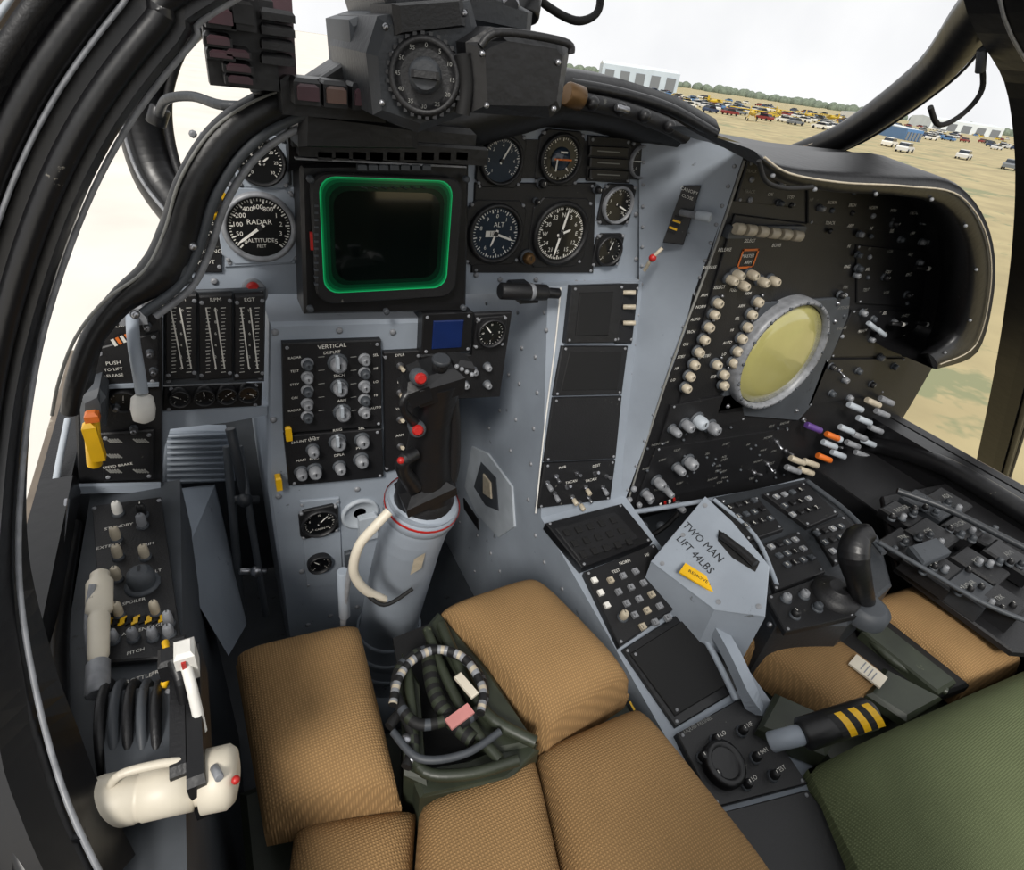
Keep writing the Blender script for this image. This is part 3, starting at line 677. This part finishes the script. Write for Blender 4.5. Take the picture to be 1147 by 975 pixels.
seatcush(b,[(300,1170),(450,1170),(466,912),(330,930)],.04,'tan',-.71,bul=.2); b.done(seat)
b=B('bucket')
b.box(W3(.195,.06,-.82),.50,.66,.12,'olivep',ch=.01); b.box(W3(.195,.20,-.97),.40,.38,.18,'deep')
b.box(W3(.195,-.33,-.40),.46,.10,.80,'olivep',ch=.02)
for pts,h in [([(452,872),(478,884),(470,770),(450,735)],.03),([(545,850),(600,838),(545,752),(490,690),(478,705),(510,760)],.03),([(470,895),(570,875),(604,842),(590,828),(520,855),(460,868)],.025)]:
    P=[pl.at(u,v) for u,v in pts]; b.prism([p-Zu*.08 for p in P],Zu,.08+h-.02,'olivep',.004)
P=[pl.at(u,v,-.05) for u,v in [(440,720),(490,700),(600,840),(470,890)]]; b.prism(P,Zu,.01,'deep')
b.tube([pl.at(u,v,.02) for u,v in [(494,700),(512,740),(545,800),(600,832)]],.007,'olivep'); b.tube([pl.at(u,v,.02) for u,v in [(478,705),(500,760),(530,815),(560,852)]],.006,'olivep')
b.tube([pl.at(u,v,.02) for u,v in [(455,740),(462,800),(470,860),(520,868),(580,852)]],.006,'olivep')
for u,v in [(462,850),(455,830)]: b.ball(pl.at(u,v,.02),.007,'metal')
b.done(seat)
b=B('restraint_hose')
ring=[(520,800),(470,812),(444,780),(450,745),(480,728),(515,735),(538,760),(540,790),(515,812)]
b.tube([pl.at(u,v,.03) for u,v in ring],.0060,'deep',mats=['dgray','deep','deep','deep','olivep','deep'],stripe=1,sub=8)
b.tube([pl.at(u,v,.042) for u,v in [(440,790),(446,762),(462,740),(490,728),(520,738),(540,770),(538,800)]],.0050,'deep',mats=['cream','knobg','deep','deep','knobg'],stripe=1,sub=8)
b.tube([pl.at(u,v,.02) for u,v in [(436,815),(450,800),(464,830),(455,860)]],.006,'deep')
b.box(pl.at(515,803,.05),.030,.013,.003,'tag',(1,.25,0),(-.25,1,0)); b.box(pl.at(522,768,.05),.010,.032,.004,'ivory',(1,.3,0),(-.3,1,0),ch=.001)
b.tube([pl.at(u,v,.03) for u,v in [(440,820),(470,850),(520,845),(560,820)]],.004,'dgray')
b.tube([pl.at(u,v,.02) for u,v in [(480,735),(485,770),(500,800),(530,830)]],.009,'deep',mats=['deep','olivep'])
b.done(seat)

# ================= BOMBARDIER PANEL
b=B('bombardier_panel')
P=[BN.at(u,v) for u,v in [(836,165),(930,185),(1040,200),(1062,250),(1062,330),(1052,400),(1020,455),(990,505),(905,542),(800,566),(697,580)]]
b.prism([p+V((0,.05,0)) for p in P],V((0,-1,0)),.05,'black',.002)
b.tube([BN.at(u,v,.002) for u,v in [(834,180),(800,280),(750,415),(700,572)]],.002,'inkg',seg=6)
plate(b,BN,[(824,240),(905,250),(838,395),(760,455)],.004,'black',screws=False)
plate(b,BN,[(752,455),(830,440),(835,470),(738,500)],.006); plate(b,BN,[(735,503),(885,480),(870,530),(712,565)],.004)
plate(b,BN,[(838,180),(900,190),(892,232),(824,226)],.005); plate(b,BN,[(905,192),(1030,208),(1025,262),(905,250)],.004); plate(b,BN,[(960,275),(1050,283),(1045,345),(960,340)],.004); plate(b,BN,[(955,348),(1045,350),(1030,398),(930,400)],.005); plate(b,BN,[(925,403),(1015,402),(990,440),(905,455)],.006)
for u in (827,840,853,866,879,892): b.cyl(BN.at(u-4,256+(u-827)*.12,.016),BN.at(u+5,257+(u-827)*.12,.017),.0085,'cream',seg=14)
b.box(BN.at(858,259,.006),.17,.012,.018,'dgray',ch=.003)
P0=BN.at(838,290,.005); k=BN.sc(838,290)
for i,(x,y,w,h) in enumerate([(0,10,26,2.4),(0,-10,26,2.4),(-12,0,2.4,22),(12,0,2.4,22)]): b.rect(P0+BN.ex*x*k+BN.ey*y*k,BN.ex,BN.ey,w*k,h*k,'orange')
lab(b,BN,838,287,'MASTER',5.5); lab(b,BN,838,294,'ARM',5.5)
for u,v in [(815,312),(828,318),(838,306),(850,314),(862,313),(822,306)]: knob(b,BN,u,v,5.5,.02,'cream')
for u,v in [(801,338),(797,351),(791,365),(786,379),(780,393),(775,407),(770,420),(766,433)]: knob(b,BN,u,v,5.5,.015,'cream'); lab(b,BN,u-12,v-7,random.choice(WORDS),5); b.ball(BN.at(u+8,v-6,.006),.003,'metal')
for u,v in [(846,337),(839,351),(834,365),(828,378),(823,392),(819,405),(808,418),(800,407),(808,430)]: knob(b,BN,u,v,5.5,.015,'cream'); lab(b,BN,u-8,v-8,random.choice(WORDS),5); b.ball(BN.at(u+8,v-6,.006),.003,'metal')
for u,v in [(806,322),(822,325),(812,280),(795,300),(840,270),(870,275)]: lab(b,BN,u,v,random.choice(['RELEASE','STATION','SELECT','FUZE','BOMB']),5.5)
for u,v,r in [(780,470,8),(766,474,6),(795,477,7),(752,480,5),(770,516,7),(757,523,5),(735,538,6),(745,548,4),(722,552,5),(758,565,4)]: knob(b,BN,u,v,r,.024,'knobg' if r<8 else 'grayl',h0=.006)
for k in range(4): b.box(BN.at(740+5*k,566-2*k,.006),.005,.002,.010,'red' if k%2 else 'white',(1,0,.4),(0,1,0))
for u,v in [(710,548),(716,566),(728,562),(705,560),(722,572)]: b.ball(BN.at(u,v,.010),.006,'knobg')
for i in range(9):
    for j in range(8):
        u=842+i*23+j*-2; v=192+j*23+i*3
        if u<930 and v>235: continue
        if ((u-880)/62)**2+((v-402)/75)**2<1 or u>1048: continue
        lab(b,BN,u,v,random.choice(WORDS+['ATTACK','TRACK','VIDEO','LAUNCH']),5.2,random.choice(['ink','inkg','ink']),h=.0065)
        rr_=random.random()
        if rr_<.45: b.ball(BN.at(u,v+9,.005),.0045,random.choice(['dgray','knobg','black']))
        elif rr_<.8: knob(b,BN,u+9,v+9,3.2,.01,random.choice(['dgray','knobg','knobg']))
for i in range(60):
    u=random.uniform(720,900); v=random.uniform(480,545)-(u-800)*.12
    lab(b,BN,u,v,random.choice(WORDS),4.6,'inkg',h=.0066) if i%2 else b.ball(BN.at(u,v,.005),.003,'dgray')
for u,v in [(960,300),(990,310),(1015,330),(940,330),(965,350),(930,410),(945,425),(960,415),(985,400),(1000,410),(975,430),(930,440),(950,445),(1005,385),(1040,350),(1035,270),(1000,250)]: knob(b,BN,u,v,3.6,.012,random.choice(['dgray','knobg','black']))
for u,v in [(975,364),(985,371)]: lever(b,BN,u,v,.028,.005,'grayl',ang=-.5)
for u,v,a in [(1002,363,0),(1030,362,-.1),(1030,300,0),(1015,398,0)]: lever(b,BN,u,v,.028,.0045,'black',ang=a,tip='white')
for u,v,m_,tp in [(908,478,'purple',None),(930,488,'orange','grayl'),(926,497,'grayl',None),(945,480,'grayl',None),(952,497,'knobg',None),(936,508,'grayl',None),(962,508,'knobg',None),(955,455,'grayl',None),(975,450,'cream',None),(985,462,'knobg',None),(965,470,'grayl',None),(978,480,'knobg',None),(990,448,'knobg',None),(945,520,'knobg',None),(920,512,'orange',None),(905,518,'cream',None),(890,515,'cream',None),(900,527,'cream',None),(960,488,'knobg',None),(970,495,'grayl',None),(885,525,'knobg',None)]:
    lever(b,BN,u,v,.042,.0072,m_,ang=-.35,h0=.03,tip=tp)
for u,v in [(940,415),(935,500),(900,470),(880,505),(870,495),(860,520),(845,530)]: toggle(b,BN,u,v,.02,'metal')
b.done()
b=B('radar_scope')
P=[BN.at(u,v) for u,v in [(852,338),(950,332),(948,352),(905,455),(892,470),(800,462),(812,430)]]
b.prism(P,V((0,-1,0)),.006,'dgray',.002)
for u,v in [(938,340),(935,360),(892,460),(815,455)]: b.ball(BN.at(u,v,.006),.005,'metal')
c=BN.at(880,402,.03); r=.102
b.lathe(c+V((0,.03,0)),(0,-1,0),[(r*1.10,0),(r*1.10,.02),(r*1.07,.028),(r*1.02,.028),(r*.99,.018)],'knobg',56,cap=False)
b.lathe(c+V((0,.03,0)),(0,-1,0),[(r*1.0,.010),(r*.97,.019),(r*.7,.026),(r*.35,.030),(.0001,.031)],'scope',56,cap=False)
for i in range(16):
    a=2*pi*i/16; b.ball(c+V((cos(a)*r*1.05,.002,sin(a)*r*1.05)),.003,'dgray')
for i in range(36):
    a=2*pi*i/36; q=c+V((cos(a)*r*1.045,.0015,sin(a)*r*1.045)); b.rect(q,V((-sin(a),0,cos(a))),V((cos(a),0,sin(a))),.0012,.005,'inkd')
b.done()
b=B('radar_scope_hood')
fo=[(838,166),(870,182),(930,191),(1000,195),(1070,205),(1106,258),(1111,325),(1092,395),(1045,413)]
fi=[(846,184),(872,204),(930,215),(1000,219),(1052,231),(1078,270),(1082,320),(1070,372),(1040,396)]
bk=[(844,178),(872,190),(930,202),(1000,208),(1034,224),(1044,262),(1046,315),(1038,365),(1020,398)]
def cr_(lst,Yv,sub=5):
    P=[at(u,v,Y=Yv) for u,v in lst]; o=[]; n=len(P)
    for i in range(n-1):
        p0=P[max(i-1,0)];p1=P[i];p2=P[i+1];p3=P[min(i+2,n-1)]
        for k in range(sub):
            t=k/sub; o.append(.5*((2*p1)+(p2-p0)*t+(2*p0-5*p1+4*p2-p3)*t*t+(3*p1-p0-3*p2+p3)*t**3))
    return o+[P[-1]]
FO=cr_(fo,.47); FI=cr_(fi,.47); BK=cr_(bk,.598)
mid=[(a+c_)/2+V((0,-.014,0)) for a,c_ in zip(FO,FI)]
q1=[a.lerp(c_,.12)+V((0,-.009,0)) for a,c_ in zip(FO,FI)]; q2=[a.lerp(c_,.88)+V((0,-.009,0)) for a,c_ in zip(FO,FI)]
OB=[a+(a-c_).normalized()*.012+V((0,.10,0)) for a,c_ in zip(FO,FI)]
OB2=[a+(a-c_).normalized()*.004+V((0,.13,0)) for a,c_ in zip(FO,FI)]
b.strip([OB2,OB,FO,q1,mid,q2,FI,BK],'cowl')
for j in (0,-1): b.add([OB2[j],OB[j],FO[j],q1[j],mid[j],q2[j],FI[j],BK[j]],[list(range(8))],'cowl')
b.tube([p+V((0,-.003,.002)) for p in mid[::5]],.0013,'cream',seg=6)
top=[at(u,v,Y=.58) for u,v in [(838,163),(870,172),(930,182),(1020,190),(1062,215)]]
b.strip([top,[p+V((0,.12,.008)) for p in top],[p+V((0,.30,-.03)) for p in top]],'cowl')
for i in range(3,len(mid)-2,5): b.ball(q2[i]+V((0,-.002,-.001)),.0028,'knobg')
b.tube([at(u,v,Y=.44) for u,v in [(850,180),(858,203),(880,211),(910,210)]],.0025,'deep')
b.done()

# ================= RIGHT
TL=Pl((.62,.44,-.63),(0,-1,0),(.85,0,.5))
b=B('radar_unit_cover')
P=[TL.at(u,v) for u,v in [(729,630),(790,557),(820,585),(862,635),(857,692),(800,684)]]
P2=[V((p.x,p.y,C.z-.95)) for p in P]; k=len(P)
b.add(P2+P,[[i,(i+1)%k,k+(i+1)%k,k+i] for i in range(k)],'gray'); b.add(P,[list(range(k))],'gray')
b.prism(P,TL.n,.003,'gray',.001)
lab(b,TL,787,607,'TWO MAN',12,'inkd',h=.004); lab(b,TL,778,621,'LIFT 44LBS',12,'inkd',h=.004)
P=[TL.at(u,v,.003) for u,v in [(805,594),(835,615),(851,630),(846,641),(820,625),(804,606)]]
b.prism(P,TL.n,.001,'deep',0)
b.tube([TL.at(u,v,.012) for u,v in [(808,600),(826,614),(846,632)]],.006,'black')
for u,v in [(742,632),(790,567),(850,680),(805,675),(765,600)]: b.lathe(TL.at(u,v,.002),TL.n,[(.004,0),(.004,.002)],'knobg',8)
b.done()
b=B('warning_tag')
P=[CN.at(u,v,.085) for u,v in [(767,632),(812,660),(807,670),(760,642)]]
b.prism(P,CN.n,.003,'yellow'); ex=(P[1]-P[0]).normalized(); b.text(sum(P,V((0,0,0)))/4+CN.n*.0035,ex,CN.n.cross(ex),'REMOVE PIN',.0085,'inkd')
b.tube([CN.at(735,632,.05),CN.at(770,638,.07),CN.at(785,650,.08)],.002,'metal')
b.done()
BC=Pl((0,0,-.66),(1,0,0),(0,1,0))
b=B('bombardier_keyboard_console')
P=[BC.at(u,v) for u,v in [(800,556),(905,535),(985,600),(1000,655),(950,700),(870,700)]]
b.prism([p-Zu*.3 for p in P],Zu,.3,'char',.004)
plate(b,BC,[(806,567),(848,556),(878,592),(838,606)],.010); plate(b,BC,[(850,612),(895,595),(925,640),(868,662)],.010); plate(b,BC,[(858,668),(925,645),(960,690),(880,708)],.010)
plate(b,BC,[(855,553),(900,540),(940,575),(905,590)],.010); plate(b,BC,[(910,592),(945,578),(975,610),(935,632)],.008)
for i in range(4):
    for j in range(3):
        for (u0,v0) in [(818,568),(864,612),(870,556),(915,597)]:
            u=u0+i*9+j*9; v=v0-i*2.6+j*10
            b.box(BC.at(u,v,.013),.010,.010,.006,random.choice(['black','dgray','dgray','cowl','knobg']),ch=.002)
            if random.random()<.6: lab(b,BC,u,v,random.choice('0123456789'),6,h=.0165)
for u,v in [(880,672),(900,668),(920,662),(890,690),(915,682),(938,675)]: knob(b,BC,u,v,5,.012,random.choice(['black','dgray','knobg']),h0=.010)
b.tube([BC.at(u,v,.01) for u,v in [(905,540),(950,575),(990,620)]],.005,'dgray')
b.tube([BC.at(u,v,.01) for u,v in [(800,560),(845,600),(870,655)]],.004,'gray')
for u,v in [(810,562),(845,600),(852,648),(862,700)]: b.ball(BC.at(u,v,.004),.004,'metal')
b.done()
b=B('radar_slew_grip')
b.lathe(BC.at(935,668,.01),Zu,[(.035,-.01),(.035,.008),(.025,.012),(.015,.02)],'black',28)
b.tube([at(u,v,Z=z) for u,v,z in [(966,672,-.65),(962,650,-.60),(956,622,-.56),(962,602,-.54),(976,596,-.53)]],[.018,.018,.022,.019,.012],'cowl',seg=16)
b.lathe(BC.at(968,684,0),Zu,[(.034,-.01),(.034,.010),(.024,.016)],'dgray',24)
b.done()
b=B('bombardier_footwell_panel')
P=[at(u,v,Y=.60) for u,v in [(697,580),(905,542),(975,510),(985,620),(730,700)]]
b.prism([p+V((0,.30,0)) for p in P],V((0,-1,0)),.02,'black')
b.tube([at(700,575,Y=.58),at(760,566,Y=.58),at(850,550,Y=.58),at(910,535,Y=.58)],.005,'gray')
for u,v in [(870,548),(880,552),(862,556),(740,590),(720,590)]: b.ball(at(u,v,Y=.58),.011,'dgray')
b.tube([at(u,v,Y=.57) for u,v in [(700,585),(725,600),(745,590),(760,575)]],.005,'deep')
b.done()
RC=Pl((0,0,-.70),(1,0,0),(0,1,0))
b=B('right_side_console')
b.box(W3(1.31,.10,-.90),.25,1.1,.36,'black',ch=.004)
b.tube([at(u,v,X=1.40) for u,v in [(960,500),(990,500),(1060,524),(1147,575),(1220,620)]],.022,'frame',seg=14)
b.box(W3(1.42,.25,-.68),.05,1.0,.08,'frame',ch=.01)
P=[RC.at(u,v) for u,v in [(985,560),(1060,545),(1200,620),(1200,740),(1130,735),(1000,640)]]
b.prism(P,Zu,.012,'black',.003)
random.seed(3)
for t,(u,v) in enumerate([(1010,580),(1040,605),(1075,597),(1095,637),(1130,630),(1045,640),(1120,680),(1085,665),(1012,612),(1060,566),(1100,600),(1035,570)]):
    b.box(RC.at(u,v,.03),random.uniform(.05,.08),random.uniform(.05,.08),random.uniform(.01,.04),random.choice(['black','black','char','cowl']),(1,.1,0),(-.1,1,0),ch=.004)
    for k in range(3): knob(b,RC,u-12+12*k,v+random.uniform(-6,6),3.2,.012,random.choice(['black','char','dgray','knobg']),h0=.045)
    lab(b,RC,u,v-10,random.choice(WORDS),7,'inkg',h=.052)
b.tube([RC.at(u,v,.06) for u,v in [(985,608),(1040,640),(1100,675),(1160,700)]],.004,'dgray')
b.tube([RC.at(u,v,.09) for u,v in [(1005,550),(1060,570),(1130,605),(1190,635)]],.006,'char')
b.prism([RC.at(u,v,.05) for u,v in [(1014,618),(1045,608),(1062,624),(1030,638)]],Zu,.015,'dgray',.004)
b.done()

# BN seat
seat2=bpy.data.objects.new('ejection_seat',None); sc.collection.objects.link(seat2); seat2.location=W3(.95,.0,-.85)
pz=Pl((0,0,-.76),(1,0,0),(0,1,0))
b=B('thigh_cushion_left'); seatcush(b,[(930,815),(1000,785),(885,698),(815,726)],.05,'tan',-.77,bul=.15,q=.3); b.done(seat2)
b=B('thigh_cushion_right'); seatcush(b,[(1075,782),(1140,752),(1030,662),(955,686)],.05,'tan',-.77,bul=.15,q=.3); b.done(seat2)
b=B('seat_cushion'); seatcush(b,[(1020,1090),(1500,900),(1180,738),(905,862)],.06,'olive',-.75,bul=.35); b.done(seat2)
b=B('bucket'); b.box(W3(.92,-.12,-.88),.46,.74,.16,'olivep',ch=.01)
b.prism([pz.at(u,v) for u,v in [(990,810),(1080,775),(968,685),(900,705)]],Zu,.02,'deep',.005)
b.prism([pz.at(u,v,.02) for u,v in [(975,700),(1065,772),(1045,785),(960,715)]],Zu,.02,'olivep',.004)
b.prism([pz.at(u,v,.02) for u,v in [(985,755),(1050,790),(1010,815),(965,785)]],Zu,.02,'olivep',.006)
b.tube([pz.at(u,v,.03) for u,v in [(960,700),(1000,740),(1060,775)]],.007,'olivep')
b.prism([pz.at(u,v) for u,v in [(860,790),(935,825),(915,860),(840,830)]],Zu,.035,'olivep',.006)
b.box(pz.at(972,752,.050),.028,.046,.003,'ivory',(1,.2,0),(-.2,1,0))
for k in range(4): b.rect(pz.at(967+4*k,746+4*k,.052),V((1,.2,0)).normalized(),V((-.2,1,0)).normalized(),.02,.0015,'knobg')
b.box(W3(.95,-.58,-.45),.46,.10,.86,'olivep',ch=.02)
b.done(seat2)
b=B('seat_adjust_handle')
p0=at(862,832,Z=-.70); p1=at(902,822,Z=-.67); p2=at(978,798,Z=-.65); d=(p2-p1).normalized(); LL=(p2-p1).length
b.cyl(p0,p1,.012,'gray'); b.lathe(p1-d*.006,d,[(.014,0),(.019,.004),(.019,LL),(.014,LL+.006)],'cowl',24)
for k in range(6):
    q=p1+d*(LL*.35+LL*.1*k)
    nrm=(Zu*.8+V((-.3,-.5,0))); nrm=(nrm-d*nrm.dot(d)).normalized(); s_=d.cross(nrm)
    for m_ in range(-3,3):
        a0=m_*.28; a1=(m_+1)*.28
        def pt(a,x): return q+(nrm*cos(a)+s_*sin(a))*.0195+d*(x+a*.006)
        b.add([pt(a0,0),pt(a0,LL*.1),pt(a1,LL*.1),pt(a1,0)],[[0,1,2,3]],'yellow' if k%2 else 'deep')
b.done()

# ================= CANOPY BOW AND WINDSCREEN FRAMES
b=B('canopy_bow')
bp=[(95,1010,.22),(42,900,.27),(8,780,.33),(-12,650,.39),(-10,520,.43),(8,380,.455),(48,240,.46),(102,125,.46),(176,25,.46),(240,-35,.46)]
Lb=[at(u,v,Y=y) for u,v,y in bp]+[W3(.30,.46,.19),W3(.60,.46,.26)]
Rb=[at(u,v,Y=.46) for u,v in [(1125,0),(1166,100),(1166,240),(1142,390),(1110,525)]]
al=Lb+Rb
b.tube(al,.018,'frame',prof=[(-.03,-.012),(-.01,-.016),(.03,-.016),(.03,.014),(.01,.018),(-.026,.014)],up=(0,1,0))
b.tube([p+V((.0,-.034,0)) for p in al],.007,'frame')
cx=W3(.62,.46,-.3)
def outw(p,d): 
    q=p-cx; q.y=0; return p+q.normalized()*d
def ribbon(d0,d1,y0,y1,mt):
    Qa=b.tube([outw(p,d0)+V((0,y0,0)) for p in al],.001,mt); Qb=b.tube([outw(p,d1)+V((0,y1,0)) for p in al],.001,mt)
    n=len(Qa); b.add(Qa+Qb,[[i,i+1,n+i+1,n+i] for i in range(n-1)],mt,True)
ribbon(.010,.045,-.015,-.030,'black'); ribbon(.045,.12,-.030,-.015,'ext')
b.tube([outw(p,.026)+V((0,-.03,0)) for p in al],.008,'frame')
b.tube([outw(p,.016)+V((0,-.032,0)) for p in al],.0016,'knobg',seg=6)
b.tube([outw(p,.042)+V((0,-.036,0)) for p in al],.005,'black')
b.tube([outw(p,.051)+V((0,-.032,0)) for p in al],.0018,'grayl',seg=6)
b.tube([outw(p,.064)+V((0,-.03,0)) for p in al],.004,'frame'); b.tube([outw(p,.085)+V((0,-.02,0)) for p in al],.004,'dgray')
b.tube([outw(p,-.019)+V((0,-.012,0)) for p in al],.002,'knobg',seg=6)
b.done()
b=B('windscreen_frame')
l=[at(u,v,Y=y) for u,v,y in [(275,-40,.75),(225,-5,.80),(180,40,.82),(160,95,.84),(162,150,.84),(180,205,.82),(215,250,.78)]]
b.tube(l,[.030,.028,.027,.026,.026,.026,.026],'frame',seg=14)
b.tube([p+V((.026,-.02,0)) for p in l],.005,'black'); b.tube([p+V((-.018,-.025,.01)) for p in l],.002,'knobg')
b.done()
b=B('windscreen_frame')
r_=[at(u,v,Y=y) for u,v,y in [(1130,-30,.47),(1092,20,.52),(1050,75,.58),(992,122,.66),(940,155,.74),(880,178,.84)]]
b.tube(r_,[.030,.030,.028,.026,.024,.022],'frame',seg=14)
b.tube([p+V((-.020,-.01,.010)) for p in r_],.003,'ext'); b.tube([p+V((.01,-.028,-.008)) for p in r_],.002,'dgray',seg=6)
b.tube([at(u,v,Y=.5) for u,v in [(1042,120),(1052,140),(1078,128),(1100,100),(1098,60)]],.0035,'deep')
b.cyl(at(1100,55,Y=.5),at(1098,80,Y=.5),.006,'dgray')
b.done()
b=B('standby_compass_bracket')
b.tube([at(u,v,Y=.6) for u,v in [(590,-30),(605,0),(640,22),(662,20),(672,5),(670,-30)]],.004,'deep'); b.cyl(at(596,-20,Y=.6),at(590,20,Y=.58),.012,'frame'); b.done()
b=B('oxygen_hose')
b.tube([at(u,v,Y=y) for u,v,y in [(178,130,.78),(186,112,.72),(215,108,.68),(250,118,.64),(300,118,.63)]],.0045,'char'); b.cyl(at(174,140,Y=.78),at(180,120,Y=.78),.010,'cowl'); b.done()
b=B('canopy_sill')
b.tube([at(u,v,Z=z) for u,v,z in [(34,690,-.50),(52,600,-.48),(66,520,-.46),(76,470,-.44)]],.0035,'grayl')
b.tube([at(u,v,Z=z) for u,v,z in [(75,960,-.46),(58,820,-.48),(60,700,-.5),(78,590,-.5)]],.012,'frame')
b.tube([at(u,v,Z=z) for u,v,z in [(46,700,-.49),(64,640,-.48),(75,560,-.46)]],.0025,'metal')
b.box(W3(-.185,.2,-.475),.03,.9,.03,'frame',ch=.006)
b.done()

# ================= OUTSIDE
b=B('grass_field'); b.box(C+V((300,400,-5.2)),1800,1800,.4,'grass'); b.done()
b=B('concrete_apron')
b.prism([C+V((x,y,-4.995)) for x,y in [(-590,-400),(1.2,-400),(1.2,3),(300,1200),(-590,1200)]],Zu,.03,'concrete'); b.done()
gz=C.z-5.0
def car(b,p,a,col,s=1):
    ex=V((cos(a),sin(a),0)); ey=V((-sin(a),cos(a),0)); 
    def pr(pts,w,mt,off=0):
        P=[p+ex*x*s+Zu*z*s-ey*w*s/2 for x,z in pts]; b.prism(P,ey,w*s,mt)
    pr([(-2.2,.35),(2.2,.35),(2.25,.75),(1.3,.95),(-2.1,1.0),(-2.25,.8)],1.75,col)
    pr([(-1.8,.95),(1.2,.92),(.6,1.45),(-1.3,1.48)],1.5,'glassd'); pr([(-1.35,1.44),(.62,1.42),(.5,1.52),(-1.2,1.54)],1.45,col)
    for x in(-1.4,1.4):
        for y in(-.85,.85): b.cyl(p+ex*x*s+ey*(y-.1)*s+Zu*.33*s,p+ex*x*s+ey*(y+.1)*s+Zu*.33*s,.33*s,'tire',seg=8)
b=B('parked_cars')
cols=['c0','c1','c2','c3','c4','c5','c6','c7','c6','c0','c4']
def hor(u): return 10+.1475*(u-193)
for u0,u1,d0,d1,N in [(630,960,11,28,170),(960,1150,7,22,80)]:
    for i in range(N):
        u=random.uniform(u0,u1); d=d0+(d1-d0)*random.random()**1.3; q=at(u,hor(u)+d,Z=-5.0); q.z=gz
        car(b,q,random.choice([0,.1,1.57])+random.uniform(-.1,.1),random.choice(cols))
for u,d in [(1078,38),(1130,42),(1012,40),(995,36)]:
    q=at(u,hor(u)+d,Z=-5.0); q.z=gz; car(b,q,.3,random.choice(['c6','c4','c0']))
b.done()
b=B('light_aircraft')
def plane(b,p,a):
    ex=V((cos(a),sin(a),0)); ey=V((-sin(a),cos(a),0))
    b.tube([p+ex*-4+Zu*1.6,p+Zu*1.6,p+ex*2+Zu*1.6,p+ex*3.5+Zu*1.5],[.15,.6,.7,.3],'c3'); b.box(p+ex*.8+Zu*2.2,1.5,10,.15,'c3',ex,ey); b.box(p-ex*3.7+Zu*1.8,.9,3,.1,'c3',ex,ey); b.box(p-ex*3.8+Zu*2.3,.9,.1,1.3,'c3',ex,ey)
    for x,y in((1,-1.2),(1,1.2),(-3.8,0)): b.cyl(p+ex*x+ey*(y-.1)+Zu*.3,p+ex*x+ey*(y+.1)+Zu*.3,.3,'tire'); b.cyl(p+ex*x+ey*y+Zu*.3,p+ex*x*.9+ey*y*.4+Zu*1.4,.06,'c3',seg=6)
for u,d,a in [(905,20,.3),(870,22,.5),(690,24,.2),(840,30,.6),(930,18,1.2),(800,20,.1)]:
    q=at(u,hor(u)+d,Z=-5.0); q.z=gz; plane(b,q,a)
b.done()
def bld(name,u0,u1,d,h,m1='bldg'):
    b=B(name); a=at(u0,hor(u0)+d,Z=-5.0); c=at(u1,hor(u1)+d,Z=-5.0); ex=(c-a); ex.z=0; L=ex.length; ex.normalize(); ey=V((-ex.y,ex.x,0)); m_=(a+c)/2; m_.z=gz+h/2
    b.box(m_+ey*15,L,30,h,m1,ex,ey); 
    P=[m_-ex*L/2+Zu*h/2+ey*0,m_-ex*L/2+Zu*h/2+ey*30,m_-ex*L/2+Zu*(h/2+h*.18)+ey*15]; b.prism(P,ex,L,'roof')
    for k in range(5): b.box(m_+ex*L*(-.4+.2*k)-ey*.1-Zu*h*.1,L*.12,.3,h*.7,'c4',ex,ey)
    b.done()
bld('hangar_building',672,757,12,9.5); bld('terminal_building',1040,1120,9,7,'roof')
bld('event_tent',1012,1030,26,2.6,'c7'); bld('event_tent',965,990,12,3.5,'c6')
b=B('tree_line')
for i in range(300):
    u=random.uniform(560,1400); q=at(u,hor(u)+random.uniform(3.2,4.5),Z=-5.0); q.z=gz
    r=random.uniform(6,10); b.ball(q+Zu*r*.3,r,'leaf',seg=8)
b.done()

# ================= LIGHT
w=bpy.data.worlds.new('world'); sc.world=w; w.use_nodes=True; nt=w.node_tree; bg=nt.nodes['Background']
tc=nt.nodes.new('ShaderNodeTexCoord'); nz=nt.nodes.new('ShaderNodeTexNoise'); nz.inputs['Scale'].default_value=3; nz.inputs['Detail'].default_value=5
cr=nt.nodes.new('ShaderNodeValToRGB'); cr.color_ramp.elements[0].position=.35; cr.color_ramp.elements[1].position=.7
cr.color_ramp.elements[0].color=(.80,.81,.83,1); cr.color_ramp.elements[1].color=(1,1,1,1)
nt.links.new(tc.outputs['Generated'],nz.inputs['Vector']); nt.links.new(nz.outputs['Fac'],cr.inputs['Fac']); nt.links.new(cr.outputs['Color'],bg.inputs['Color']); bg.inputs['Strength'].default_value=1.1
sl=bpy.data.lights.new('sun','SUN'); sl.energy=3.1; sl.angle=radians(14); sl.color=(1,.96,.9); so=bpy.data.objects.new('sun',sl); sc.collection.objects.link(so)
so.location=C+V((-3,-4,6)); so.rotation_euler=V((.50,.66,-.80)).to_track_quat('-Z','Y').to_euler()
